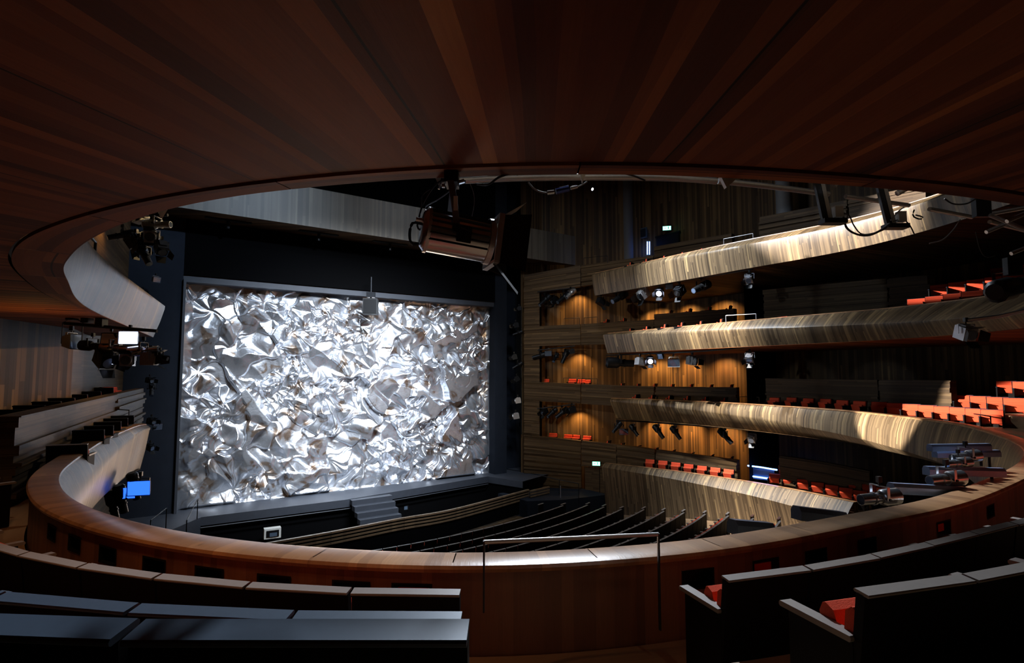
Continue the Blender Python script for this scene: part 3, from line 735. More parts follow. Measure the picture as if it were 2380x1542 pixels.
# doors and exit signs
d0 = on_poly(1360, 1130, RWP); d1 = on_poly(1430, 1135, RWP); ddir = (d1 - d0); ddir.z = 0; dn = Vector((-ddir.y, ddir.x, 0)).normalized()
zt0 = on_poly(1360, 1087, RWP).z; zt1 = on_poly(1430, 1093, RWP).z
dr = thing('door_1', None, None); dr['kind'] = 'structure'
for k in range(2):
    a = d0 + ddir * (.5 * k + .01) + dn * -.05; b_ = d0 + ddir * (.5 * k + .49) + dn * -.05
    for (z0, z1) in ((-9.3, -8.05), (-8.0, zt1)):
        mb = MB(); mb.quad((b_.x, b_.y, z0), (a.x, a.y, z0), (a.x, a.y, z1), (b_.x, b_.y, z1), [(0, 0), (0, 1.2), (1.2, 1.2), (1.2, 0)]); mb.build('door_leaf', OAKW, dr)
mb = MB(); a = d0 + dn * .1; b_ = d1 + dn * .1; mb.quad((a.x, a.y, -9.4), (b_.x, b_.y, -9.4), (b_.x, b_.y, zt0), (a.x, a.y, zt0)); mb.build('backing', BLACK, dr)
def exit_sign(px, py, U, lab, s=1.0, poly=None):
    p = on_poly(px, py, RWP) if poly else at_u(px, py, U)
    t = thing('exit_sign', lab, 'sign', p, (0, 0, math.atan2(-AA.y * 0 + p.x, -p.y) ))
    mb = MB(); mb.box((0, 0, 0), (.62 * s, .08, .34 * s)); mb.build('housing', BLMET, t)
    mb = MB(); mb.box((0, .05, 0), (.56 * s, .02, .28 * s)); f = mb.build('lit_face', GREENL, t)
    # running figure and arrow as dark green cut-outs
    mb = MB(); mb.box((-.1 * s, .064, .0), (.05 * s, .01, .14 * s)); mb.box((-.1 * s, .064, .1 * s), (.05 * s, .01, .05 * s)); mb.box((.12 * s, .064, 0), (.14 * s, .01, .03 * s)); mb.build('pictogram', plain('sign_green_' + str(px), (20, 120, 80), .5), f)
    return t
es = exit_sign(1389, 1077, 0, 'small green glowing exit sign over the double door by the stalls', .9, 1); es.location += dn * -.25
exit_sign(1550, 531, 20.2, 'small green glowing exit sign on the top gallery wall', 1.0)
# top gallery: door, panel and tube lights
p = at_u(1552, 572, 20.3); t = thing('door_2', None, None, p, (0, 0, math.atan2(NN.y, NN.x))); t['kind'] = 'structure'
mb = MB(); mb.box((0, 0, -.2), (2.0, .08, 2.0)); mb.build('door_leaf', SHELL, t)
mb = MB(); mb.box((0, .0, .84), (2.2, .14, .1)); mb.build('door_frame', BLMET, t)
p = at_u(1492, 543, 19.8); t = thing('control_panel', 'grey wall panel left of the two vertical blue tubes', 'panel', p, (0, 0, math.atan2(NN.y, NN.x))); mb = MB(); mb.box((0, 0, 0), (.95, .1, .75)); mb.build('housing', GREYT, t); mb = MB(); mb.box((0, -.06, 0), (.8, .03, .6)); mb.build('face', JAMB, t)
for k, px in enumerate((1504.5, 1509.5)):
    a = at_u(px, 562, 19.6); c = at_u(px, 592, 19.6); mb = MB(); mb.tube([a, c], .035, 8); tag(mb.build('tube_light', STRIP, None), ('left', 'right')[k] + ' one of two vertical blue tube lights in the top gallery', 'tube light')
for k, (pts, lab) in enumerate((([(1738, 1083), (1770, 1087), (1806, 1093)], 'upper blue-white tube light in the lower aisle opening'), ([(1750, 1108), (1786, 1113)], 'lower blue-white tube light in the lower aisle opening'))):
    P = [at_u(a, b, 17.7) for a, b in pts]; mb = MB(); mb.tube(P, .04, 8); tag(mb.build('tube_light', STRIP, None), lab, 'tube light')
a = at_u(1742, 1098, 17.75); b_ = at_u(1800, 1104, 17.75); mb = MB(); mb.quad((a.x, a.y, a.z - .35), (b_.x, b_.y, b_.z - .35), b_ + Vector((0, 0, .25)), a + Vector((0, 0, .25))); struct(mb.build('wall_right', GREYT, None))
# loudspeaker in front of the curtain
p = at_v(862, 690, .2); t = thing('loudspeaker', 'black loudspeaker hanging in front of the top of the foil curtain', 'speaker', p, (0, 0, math.atan2(TT.y, TT.x) - .5))
mb = MB(); mb.box((0, 0, -.62), (.85, .7, .95)); mb.build('cabinet', plain('speaker_black', (24, 26, 28), .6), t); mb = MB(); mb.box((0, -.36, -.62), (.75, .03, .85)); mb.build('grille', BLMET, t)
mb = MB(); mb.box((0, 0, .1), (.5, .4, .3)); mb.tube([(0, 0, -.15), (0, 0, 1.2)], .05, 8); mb.build('hanging_bracket', DKMET, t)
# handrails on the fronts
def safety(name, lab, z0, pts, dz, mat, r, C=None):
    P = [at_z(a, b, z0) for a, b in pts]
    t = thing(name, lab, 'railing'); mb = MB(); mb.tube(P, r, 10); mb.build('rail_bar', mat, t, True)
    for p in (P[0], P[-1]): mb = MB(); mb.tube([p, p - Vector((0, 0, dz))], r * .8, 8); mb.build('post', BLMET if mat is STEEL else mat, t, True)
    return t
# near aisle rail
qa, qb = at_y(1125, 1261, 4.42), at_y(1530, 1243, 4.70)
t = thing('safety_rail', 'long steel safety rail above the near balcony cap at the aisle', 'railing')
mb = MB(); mb.tube([qa, qb], .017, 12); mb.build('rail_bar', STEEL, t, True)
for q, l_ in ((qa, .52), (qb, .75)): mb = MB(); mb.box((q.x, q.y - .0, q.z - l_ / 2 + .01), (.014, .035, l_)); mb.build('post', BLMET, t)
# ================================================================== seats
def copy_tree(o, parent=None):
    c = o.copy(); COL.objects.link(c); c.parent = parent
    for ch in list(o.children): copy_tree(ch, c)
    return c
def rbox(mb, c, size, M=None, r=.02):
    """box with chamfered long edges (profile in y-z, extruded along x)"""
    cx, cy, cz = c; X_, Y_, Z_ = size[0] / 2, size[1] / 2, size[2] / 2; r = min(r, Y_ * .9, Z_ * .9)
    pr = [(-Y_ + r, -Z_), (Y_ - r, -Z_), (Y_, -Z_ + r), (Y_, Z_ - r), (Y_ - r, Z_), (-Y_ + r, Z_), (-Y_, Z_ - r), (-Y_, -Z_ + r)]
    A_ = [Vector((cx - X_, cy + a, cz + b)) for a, b in pr]; B_ = [Vector((cx + X_, cy + a, cz + b)) for a, b in pr]
    if M is not None: A_ = [M @ p for p in A_]; B_ = [M @ p for p in B_]
    for i in range(8): j = (i + 1) % 8; mb.quad(A_[i], A_[j], B_[j], B_[i])
    mb.poly(A_[::-1]); mb.poly(B_)
def tilt(y0, z0, a): return Matrix.Translation((0, y0, z0)) @ Matrix.Rotation(a, 4, 'X') @ Matrix.Translation((0, -y0, -z0))
def make_seat(w, topmat, armw=.075, arms=(-1, 1), folded=True, shellmat=None, low=False):
    root = thing('theatre_seat', 'x', 'seat')
    M = tilt(0, .35, math.radians(7))
    mb = MB(); rbox(mb, (0, 0, .5), (w - .012, .05, .76), M, .01); mb.build('back_shell', shellmat or SHELL, root)
    mb = MB(); rbox(mb, (0, -.005, .885), (w - .012, .088, .016 if low else .03), M, .005); mb.build('top_rail', topmat, root)
    mb = MB(); rbox(mb, (0, .062, .56 if low else .62), (w - .06, .075, .44 if low else .52), M, .035); mb.build('back_cushion', RED, root, True)
    mb = MB()
    rbox(mb, (0, .27, .41), (w - .12, .34, .10), tilt(.1, .41, math.radians(70 if folded else -4)), .04); mb.build('seat_cushion', RED, root, True)
    mb = MB(); rbox(mb, (0, .05, .2), (w * .5, .12, .4), None, .01); mb.build('pedestal', SHELL, root)
    for sx in arms:
        mb = MB(); rbox(mb, (sx * (w / 2 - .02), .22, .645), (armw, .48, .03), None, .008); a = mb.build('armrest', topmat, root)
        mb = MB(); rbox(mb, (sx * (w / 2 - .02), .20, .32), (.035, .42, .62), None, .008); mb.build('side_panel', SHELL, a)
    return root
SEATW = .71
protoN = make_seat(SEATW, TOPR, low=True); protoNL = make_seat(SEATW, TOPR, low=True, arms=(-1,)); protoB = make_seat(SEATW, GREYT, low=True, arms=(-1,))
protoF = make_seat(.62, SHELL, .05); protoG = make_seat(.66, JAMB, .05, folded=True)
used = set()
def put(proto, loc, facing, label, group, scale=1.0):
    if id(proto) in used: o = copy_tree(proto)
    else: used.add(id(proto)); o = proto
    o.location = loc; o.rotation_euler = (0, 0, math.atan2(-facing.x, facing.y)); o.scale = (scale, scale, scale)
    o['label'] = label; o['category'] = 'seat'; o['group'] = group; return o
ORD = ['first', 'second', 'third', 'fourth', 'fifth', 'sixth', 'seventh', 'eighth', 'ninth', 'tenth', 'eleventh', 'twelfth', 'thirteenth', 'fourteenth', 'fifteenth', 'sixteenth', 'seventeenth', 'eighteenth', 'nineteenth', 'twentieth']
# near rows on our tier (top rails seen from behind)
def near_row(px, py, zt, d, direction, n, proto, lab, grp, gapnote):
    s0 = s_of(px, py, d, zt)
    # arc length on the offset curve
    O = [C3[i] + N3[i] * d for i in range(len(C3))]; LO = arclen(O)
    import bisect
    j = min(len(LO) - 2, bisect.bisect_right(L3L, s0) - 1); so = LO[j] + (LO[j + 1] - LO[j]) * (s0 - L3L[j]) / (L3L[j + 1] - L3L[j])
    for k in range(n):
        s = so + direction * (SEATW * (k + .5) + .004 * k)
        if s < 1 or s > LO[-1] - 1: break
        j = max(0, bisect.bisect_right(LO, s) - 1); f = (s - LO[j]) / (LO[j + 1] - LO[j]); p = O[j].lerp(O[j + 1], f); nn = N3[j].lerp(N3[j + 1], f).normalized()
        put(proto, (p.x, p.y, zt - .885), -nn, lab % ORD[k], grp)
G1 = 'theatre seats of the nearest front row'; G2 = 'theatre seats of the nearest second row'; G3 = 'theatre seats of the nearest third row'
near_row(1072, 1380, -1.40, 1.22, -1, 9, protoNL, 'black seat back with pale top, %s left of the aisle in the front row', G1, 0)
near_row(1690, 1350, -1.405, 1.22, 1, 12, protoN, 'black seat back with pale top, %s right of the aisle in the front row', G1, 0)
near_row(1078, 1420, -1.01, 2.55, -1, 6, protoB, 'seat with blue-grey top, %s left of the aisle in the second row', G2, 0)
near_row(2005, 1380, -1.05, 2.45, 1, 7, protoN, 'seat with grey top, %s right of the aisle in the second row', G2, 0)
near_row(1105, 1460, -.535, 3.78, -1, 4, protoB, 'seat with broad blue-grey top, %s left of the aisle in the nearest row', G3, 0)

# far seats placed on the balconies
Hd = Vector((-TT.x, -TT.y, 0)); Sd = Vector((-NN.x, -NN.y, 0))
def far_row(pts, z, face, proto, lab, grp, sc=1.0, uplane=None):
    for k, (a, b) in enumerate(pts):
        p = at_z(a, b, z) if uplane is None else at_u(a, b, uplane)
        put(proto, (p.x, p.y, p.z - .9 * sc), face.normalized() if isinstance(face, Vector) else face(p), lab % ORD[k], grp, sc)
def inward(C, N, mixs=0):
    def f(p):
        j = min(range(len(C)), key=lambda i: (C[i].x - p.x) ** 2 + (C[i].y - p.y) ** 2); return (-N[j] + Sd * mixs).normalized()
    return f
far_row([(1511, 1068), (1541, 1071), (1571, 1075), (1601, 1079), (1632, 1083), (1663, 1087), (1694, 1091)], Z4T + .32, inward(C4, N4, -.15), protoF, 'red seat, %s from the stage in the lowest balcony, front row', 'red seats in the lowest balcony, stage end', 1.0)
far_row([(1801 + 33 * k, 1101 + 6.6 * k) for k in range(7)], Z4T + .30, (Hd - Sd * .35), protoF, 'red seat, %s from the tube lights in the lower row of the lowest balcony', 'red seats in the lowest balcony, lower row')
far_row([(1822 + 33 * k, 1083 + 7.2 * k) for k in range(8)], Z4T + .53, (Hd - Sd * .35), protoF, 'red seat, %s from the tube lights in the upper row of the lowest balcony', 'red seats in the lowest balcony, upper row')
ZS3 = Z3T + .13
far_row([(1480, 917), (1518, 918), (1558, 919), (1600, 920), (1642, 922), (1686, 924)], ZS3 + .1, lambda p: (Sd + Hd * .45).normalized(), protoF, 'seat seen edge on, %s from the stage on the middle right balcony', 'edge-on seats on the middle right balcony', 1.0)
far_row([(1800, 924), (1840, 924), (1879, 926), (1919, 927), (1958, 930), (1998, 932)], -1.2, lambda p: (Hd + Sd * .2).normalized(), protoF, 'dim red seat, %s in front of the grey planked box on the middle balcony', 'dim red seats before the planked box')
far_row([(2043 + 37.5 * k, 934 + 2.6 * k) for k in range(8)], -1.23, lambda p: (Hd - Sd * .15).normalized(), protoG, 'brightly lit red seat, %s from the left of the spotlit row', 'spotlit red seats on the middle balcony')
far_row([(2158 + 40 * k, 914 + 2.2 * k) for k in range(6)], -.86, lambda p: (Hd - Sd * .3).normalized(), protoG, 'red seat, %s from the left in the row behind the spotlit seats', 'red seats behind the spotlit row', 1.05)
far_row([(2256 + 41 * k, 882 + 1.6 * k) for k in range(4)], -.27, lambda p: (Hd - Sd * .3).normalized(), protoG, 'red seat, %s from the left in the highest row beside the planked box end', 'red seats beside the planked box end', 1.05)
ZS2 = Z2T + .12
far_row([(1468, 764), (1506, 759), (1548, 754), (1587, 750), (1631, 747), (1678, 742)], ZS2 + .12, lambda p: (Sd + Hd * .45).normalized(), protoF, 'seat seen edge on, %s from the stage on the second right balcony', 'edge-on seats on the second right balcony', 1.0)
far_row([(1818, 736), (1860, 733), (1902, 730), (1941, 727), (1983, 723), (2024, 719), (2066, 715)], ZS2 - .02, lambda p: (Hd + Sd * .2).normalized(), protoF, 'red seat top peeking over the second balcony rail, %s from the left', 'red seat tops on the second balcony')
far_row([(2130 + 43 * k, 694 - 6 * k) for k in range(4)], ZS2 + .25, lambda p: (Hd - Sd * .2).normalized(), protoG, 'blue-grey backed seat, %s in the lowest row right of the brown box', 'grey backed seats right of the brown box')
far_row([(2182 + 43 * k, 661 - 6.2 * k) for k in range(5)], ZS2 + 1.05, lambda p: (Hd - Sd * .2).normalized(), protoG, 'dim red seat, %s in the raised row right of the brown box', 'dim red seats right of the brown box')
far_row([(2322 + 43 * k, 622 - 6 * k) for k in range(2)], ZS2 + 1.9, lambda p: (Hd - Sd * .2).normalized(), protoG, 'dark red seat, %s in the highest row of the second balcony', 'dark red seats at the far right')
ZS1 = Z1T + .12
far_row([(1468, 611), (1505, 603), (1546, 596), (1588, 588), (1633, 579), (1675, 571), (1795, 548), (1847, 538), (1899, 528), (1957, 517), (2014, 503)], ZS1 + .1, lambda p: (Sd + Hd * .45).normalized(), protoF, 'small dark seat, %s from the stage along the topmost balcony rail', 'seats along the topmost balcony rail', .9)
# second-row seats behind the right wall parapets
RW2 = [(a + .9, b - .6) for a, b in RWP]
def wall_row(pts, lab, grp, sc, face):
    for k, (a, b) in enumerate(pts):
        p = on_poly(a, b, RW2); put(protoF, (p.x, p.y, p.z - .9 * sc), face, lab % ORD[k], grp, sc)
wall_row([(1447, 891), (1484, 892), (1523, 892), (1563, 893), (1607, 893), (1653, 894), (1700, 894)], 'dark seat behind the planked parapet under the second balcony, %s from the stage', 'dark seats behind the third parapet', 1., (Sd + Hd * .5).normalized())
wall_row([(1415, 1024), (1447, 1030), (1485, 1036), (1526, 1041), (1565, 1046), (1609, 1052), (1655, 1057), (1700, 1062)], 'dark seat behind the lowest planked parapet, %s from the stage', 'dark seats behind the lowest parapet', 1., (Sd + Hd * .5).normalized())
wall_row([(1412, 743), (1452, 740), (1560, 722), (1604, 718), (1649, 714), (1697, 711)], 'dark seat behind the second planked parapet, %s from the stage', 'dark seats behind the second parapet', .95, (Sd + Hd * .5).normalized())
wall_row([(1268, 881), (1331, 881), (1352, 882), (1364, 883)], 'red seat in the second niche beside the stage, %s from the left', 'red seats in the second niche', 1., (Hd * .9 - Sd * .5).normalized())
wall_row([(1286, 1007), (1321, 1010), (1339, 1011), (1365, 1013)], 'red seat in the lowest niche beside the stage, %s from the left', 'red seats in the lowest niche', 1.05, (Hd * .9 - Sd * .5).normalized())
# left side of our tier
LWP = [at_z(334, 903, -.62), at_z(37, 968, -.72)]
PL = [Vector((LWP[0].x, LWP[0].y, 0)).lerp(Vector((LWP[1].x, LWP[1].y, 0)), k / 12) for k in range(13)]
boards.sign = 1
zt = [LWP[0].z + (LWP[1].z - LWP[0].z) * k / 12 for k in range(13)]
boards.sign = -1 if normals(PL)[0].dot(Vector((-TT.x, -TT.y, 0))) < 0 else 1
cut = 5
struct(boards('wall_left', PL[:cut + 1], zt[:cut + 1], -2.26, OAKW, None, .3, seed=31)); struct(boards('wall_left', PL[cut:], zt[cut:], -2.26, OAKW, None, .3, seed=32))
far_row([(286, 966), (270, 972), (252, 980), (232, 989), (208, 999)], -1.28, lambda p: (Sd * 1.0 - Hd * .25).normalized(), protoG, 'dark seat with grey top, %s from the stage behind the left balcony rail', 'seats behind the left balcony rail', .95)
p = at_z(160, 1020, -1.25); put(protoN, (p.x, p.y, -2.2), (Sd - Hd * .25).normalized(), 'larger dark seat with pale edge at the near end of the left rail row', 'seats behind the left balcony rail', .95)
ow = normals(PL)[0] * (-1 if normals(PL)[0].dot(Vector((-TT.x, -TT.y, 0))) < 0 else 1)
LW2 = [UV_(PL[0] + ow * .75), UV_(PL[-1] + ow * .75)]
for k, (a, b_) in enumerate([(243, 901), (212, 910), (178, 917), (146, 925), (112, 933), (72, 942), (28, 952)]):
    p = on_poly(a, b_, LW2); put(protoF, (p.x, p.y, p.z - .9), (Sd - Hd * .35).normalized(), 'dark seat above the left planked parapet, %s from the stage' % ORD[k], 'dark seats above the left planked parapet', 1.)
for k, (a, b_) in enumerate([(247, 894), (263, 894)]):
    p = on_poly(a, b_, LW2); put(protoF, (p.x, p.y, p.z - .9), (-Sd * .5 - Hd).normalized(), 'orange seat turned to the hall above the left parapet, %s from the left' % ORD[k], 'orange seats above the left parapet', .9)
near = at_z(22, 1085, -1.35); put(protoN, (near.x - .6, near.y, -2.26), (Sd * .4 - Hd).normalized(), 'dark seat with a glimpse of red cushion at the left edge', 'seats at the left edge')
# stalls
RK = [(3.9, -8.0), (5.2, -7.95), (6.6, -7.88), (8.0, -7.74), (9.4, -7.6), (10.8, -7.46), (12.2, -7.28), (13.5, -7.1), (14.8, -6.92), (16.1, -6.74), (17.4, -6.6), (18.7, -6.45), (20.0, -6.3)]
def stall_v(v0, u): return v0 + .0165 * (12.5 ** 2 - u * u)
protoS = make_seat(.66, TOPR, .05, low=True)
names_row = ORD
cnt = 0
for r, (v0, zt_) in enumerate(RK):
    um = 12.0 if r > 4 else (11.5 if r > 1 else 9.4 + r)
    k = 0; u = um
    while u > -12:
        v = stall_v(v0, u); slope = -.033 * u; q = W(u, v, zt_)
        f_ = (Sd + Vector((TT.x, TT.y, 0)) * (-.033 * u)).normalized()
        # keep only seats the hall-side view can reach
        c_, s_ = math.cos(TILT), math.sin(TILT); d = q.y * c_ + q.z * s_; px = 1190 + F * q.x / d; py = 771 - F * (-q.y * s_ + q.z * c_) / d
        lim = 1305 if 200 < px < 2000 else 1250
        if py < lim and v > 7.6 - .015 * u * u + .0:
            put(protoS, (q.x, q.y, zt_ - .9), f_, 'black stalls seat in the %s row from the orchestra pit' % ORD[r], 'stalls seats, %s row' % ORD[r]); cnt += 1
        u -= .70 / math.hypot(1, slope)
    # row end screen
    if 1:
        q = W(um + .45, stall_v(v0, um + .45), zt_); f_ = (Sd + Vector((TT.x, TT.y, 0)) * (-.033 * um)).normalized()
        t = thing('row_end_panel', 'dark sloping end panel closing the %s stalls row at its right end' % ORD[r], 'panel', (q.x, q.y, zt_), (0, 0, math.atan2(-f_.x, f_.y)), 'end panels of the stalls rows')
        mb = MB(); rbox(mb, (0, 0, -.5), (.5, .07, 1.05), None, .01); mb.build('panel', SHELL, t); mb = MB(); rbox(mb, (0, 0, .04), (.52, .1, .03), None, .008); mb.build('top_rail', plain('dull_red_edge', (96, 62, 50), .6) if r > 9 else TOPR, t)
print('stalls', cnt)
# ================================================================== theatre lamps
def lamp(kind, parent_loc, pan, tiltdeg, s, label, group='spotlights', lit=None, mat=None, drop=.28, body_roll=0):
    """kind: profile | fresnel | flood | par.  Local: the beam leaves along +Y of the housing before tilting down"""
    mat = mat or DKMET
    t = thing('spotlight', label, 'spotlight', parent_loc, (0, 0, math.radians(pan)), group)
    key = (kind, mat.name, lit)
    if key not in LC:
        P = {}
        mb = MB(); mb.box((0, 0, .0), (.06, .07, .09)); mb.tube([(0, 0, -.03), (0, 0, -.1)], .014, 8); P['clamp'] = (mesh_of(mb.build('clamp', BLMET)), None)
        w = .17; mb = MB()
        for sx in (-1, 1): mb.box((sx * w, 0, -.28 + .09), (.012, .045, .2))
        mb.box((0, 0, -.095), (2 * w + .012, .045, .012)); P['yoke'] = (mesh_of(mb.build('yoke', mat)), None)
        H = {}
        mb = MB()
        if kind == 'profile':
            mb.tube([(0, -.34, 0), (0, -.30, 0), (0, -.06, 0), (0, .0, 0)], .12, 12, radii=[.09, .13, .13, .10]); H['housing'] = mb.build('h', mat, None, True)
            m2 = MB(); m2.tube([(0, -.02, 0), (0, .34, 0)], .085, 14); m2.tube([(0, .1, 0), (0, .13, 0)], .1, 14); H['lens_barrel'] = m2.build('l', mat, None, True)
            m3 = MB(); m3.tube([(0, .335, 0), (0, .345, 0)], .072, 14); H['lens'] = m3.build('z', WORKL if lit else LENS, None, True)
            m4 = MB()
            for sx in (-1, 1): m4.tube([(sx * .12, -.02, 0), (sx * .19, -.02, 0)], .02, 8)
            H['tilt_knob'] = m4.build('k', BLMET, None, True)
        elif kind == 'fresnel':
            mb.box((0, -.03, 0), (.26, .30, .27)); mb.box((0, -.05, .15), (.16, .2, .04)); H['housing'] = mb.build('h', mat, None)
            m2 = MB(); m2.tube([(0, .12, 0), (0, .16, 0)], .125, 16); H['lens_ring'] = m2.build('l', mat, None, True)
            m3 = MB(); m3.tube([(0, .155, 0), (0, .168, 0)], .105, 16); H['lens'] = m3.build('z', WORKL if lit else LENS, None, True)
            for q, (a, b_) in enumerate((((-.13, .14), (.13, .14)), ((-.13, -.14), (.13, -.14)))):
                m4 = MB(); sz = 1 if q == 0 else -1
                m4.quad((a[0], .16, a[1]), (b_[0], .16, b_[1]), (b_[0] * .8, .32, b_[1] * 1.6), (a[0] * .8, .32, a[1] * 1.6)); m4.quad((a[0], .165, a[1] + .004 * sz), (b_[0], .165, b_[1] + .004 * sz), (b_[0] * .8, .325, b_[1] * 1.6 + .004 * sz), (a[0] * .8, .325, a[1] * 1.6 + .004 * sz))
                H['barn_door_%d' % q] = m4.build('b', BLMET, None)
            for q, sx in enumerate((-1, 1)):
                m4 = MB()
                for e in (0, .004): m4.quad((sx * (.14 + e), .16, -.12), (sx * (.14 + e), .16, .12), (sx * (.22 + e), .33, .09), (sx * (.22 + e), .33, -.09))
                H['barn_door_%d' % (q + 2)] = m4.build('b', BLMET, None)
        elif kind == 'flood':
            P4 = [(-.17, -.08, -.1), (.17, -.08, -.1), (.17, -.08, .1), (-.17, -.08, .1)]; P5 = [(-.22, .1, -.16), (.22, .1, -.16), (.22, .1, .16), (-.22, .1, .16)]
            for i in range(4): j = (i + 1) % 4; mb.quad(P4[i], P4[j], P5[j], P5[i])
            mb.quad(*P4); H['housing'] = mb.build('h', mat, None)
            m3 = MB(); m3.box((0, .085, 0), (.41, .02, .29)); H['gel_frame'] = m3.build('z', WORKL if lit else (BLUEL if lit is False else LENS), None)
        LC[key] = (P, {k: mesh_of(o) for k, o in H.items()})
    P, H = LC[key]
    inner = thing('lamp_body', None, None)
    bpy.data.objects.remove(inner)
    for nm, (me, _) in P.items(): link(nm, me, None, t)
    hs = link('housing', H['housing'], None, t); hs.location = (0, 0, -drop); hs.rotation_euler = (math.radians(-tiltdeg), math.radians(body_roll), 0)
    for nm, me in H.items():
        if nm == 'housing': continue
        link(nm.rsplit('_', 1)[0] if nm[-1].isdigit() else nm, me, None, hs)
    t.scale = (s, s, s); return t
LC = {}
def pipe(label, pts, r, mat=DKMET, name='rig_pipe'):
    mb = MB(); mb.tube(resample(pts, .3) if len(pts) > 2 else pts, r, 10); return tag(mb.build(name, mat, None, True), label, 'pipe')
def lampset(D, items, fmt, group, pan0=0):
    for k, it in enumerate(items):
        px, py, kind, pan, tl, s = it[:6]; lit = it[6] if len(it) > 6 else None; m_ = it[7] if len(it) > 7 else None
        p = D(px, py); p = p + Vector((0, 0, .28 * s))
        lamp(kind, p, pan, tl, s, fmt % ORD[k], group, lit, m_)
# pipe + lamps below the right balconies (just in front of the soffit, hall side)
def below(C, N, off):     # vertical surface at this offset under a balcony: returns world point for pixel
    pl = [UV_(C[i] + N[i] * off) for i in range(0, len(C)) if UV_(C[i])[0] > 8]
    if pl and pl[0][1] > pl[-1][1]: pl = pl[::-1]
    return lambda px, py: (on_poly(px, py, pl) or at_u(px, py, 14.5))
q1 = below(B1, N1, .35)
pipe('thin dark lighting pipe under the topmost right balcony', [q1(a, b) for a, b in ((1395, 686), (1500, 668), (1640, 644), (1750, 626))], .04)
lampset(q1, [(1397, 702, 'fresnel', -60, 25, 1.5), (1440, 692, 'profile', 120, 28, 1.9), (1494, 684, 'fresnel', 115, 35, 1.9, None, STEEL), (1533, 680, 'fresnel', 155, 25, 1.5, True), (1556, 665, 'flood', 150, 30, 1.0), (1579, 677, 'fresnel', 130, 35, 1.7), (1630, 668, 'profile', 120, 22, 1.9, None, BLMET), (1742, 648, 'fresnel', 140, 40, 1.3, None, CHROME)],
        'spotlight under the topmost right balcony, %s from the stage', 'spotlights under the topmost balcony')
q2 = below(B2, N2, .35)
pipe('dark lighting pipe under the second right balcony', [q2(a, b) for a, b in ((1410, 826), (1520, 822), (1640, 816), (1745, 806))], .045)
lampset(q2, [(1440, 844, 'profile', -88, 2, 2.6, None, DKMET), (1488, 842, 'fresnel', -60, 10, 1.5, None, STEEL), (1511, 838, 'fresnel', 170, 20, 1.4, True), (1536, 828, 'flood', 120, 20, 1.0), (1566, 842, 'flood', 160, 20, 1.5, None, WHITEB), (1609, 840, 'fresnel', 215, 10, 1.5, None, BLMET), (1743, 832, 'fresnel', 140, 40, 1.3, None, CHROME)],
        'spotlight under the second right balcony, %s from the stage', 'spotlights under the second balcony')
q3 = below(B3, N3, .3)
pipe('dark lighting pipe under the middle right balcony', [q3(a, b) for a, b in ((1432, 978), (1500, 981), (1620, 990), (1728, 998))], .045)
lampset(q3, [(1434, 994, 'profile', 120, 40, 1.3), (1449, 1003, 'flood', 175, 10, 1.4), (1474, 1001, 'profile', 225, 50, 1.3), (1531, 1004, 'profile', 225, 50, 1.5), (1571, 1007, 'profile', 225, 50, 1.4), (1686, 1015, 'profile', 225, 45, 1.5), (1748, 1020, 'fresnel', 140, 30, 1.3, None, STEEL)],
        'spotlight under the middle right balcony, %s from the stage', 'spotlights under the middle balcony')
qn = lambda px, py: on_poly(px, py, RWP) + Vector((-TT.x, -TT.y, 0)) * .35
for lv, (y0, nm, its) in enumerate(((670, 'upper', [(1275, 700, 'profile', 120, 40, 1.7), (1296, 700, 'fresnel', 125, 40, 1.3), (1318, 694, 'profile', 120, 35, 1.8), (1335, 684, 'profile', 125, 40, 1.5, None, STEEL)]),
                                   (805, 'middle', [(1263, 828, 'profile', 100, 15, 1.6), (1284, 822, 'flood', 160, 10, 1.2), (1300, 832, 'profile', 150, 40, 1.3), (1322, 829, 'profile', 120, 60, 1.6), (1337, 818, 'fresnel', 90, 10, 1.2)]),
                                   (940, 'lowest', [(1274, 957, 'fresnel', 130, 30, 1.3), (1292, 960, 'profile', 120, 35, 1.4), (1315, 960, 'profile', 110, 35, 1.6), (1338, 953, 'fresnel', 95, 15, 1.5)]))):
    pipe('dark lighting pipe across the %s niche beside the stage' % nm, [qn(1258, y0 + 10), qn(1345, y0)], .04)
    lampset(qn, its, 'spotlight, %%s from the left, in the %s niche beside the stage' % nm, 'spotlights in the %s niche' % nm)
# side lights on the right and left stage jambs
jr = lambda px, py: at_v(px, py, .1)
pipe('vertical dark pipe carrying side lights on the right stage frame', [jr(1212, 715), jr(1212, 1010)], .04, BLMET)
lampset(jr, [(1206, 718, 'fresnel', 100, 10, 1.0), (1198, 757, 'fresnel', 100, 10, 1.2), (1203, 775, 'profile', 100, 20, 1.1), (1195, 831, 'fresnel', 90, 15, 1.2), (1203, 850, 'profile', 100, 30, 1.2), (1200, 882, 'fresnel', 100, 30, 1.2), (1203, 932, 'fresnel', 90, 10, 1.3, None, STEEL), (1198, 968, 'fresnel', 95, 10, 1.4, None, STEEL)],
        'side light on the right stage frame, %s from the top', 'side lights on the right stage frame')
jl = lambda px, py: at_v(px, py, .5)
lampset(jl, [(362, 650, 'flood', 250, 10, .9, None, STEEL), (348, 885, 'fresnel', 250, 10, .9), (353, 905, 'profile', 210, 55, 1.1), (352, 980, 'fresnel', 250, 10, 1.0), (365, 992, 'flood', 235, 10, 1.0), (349, 1040, 'fresnel', 250, 20, 1.0)],
        'side light on the left stage frame, %s from the top', 'side lights on the left stage frame')
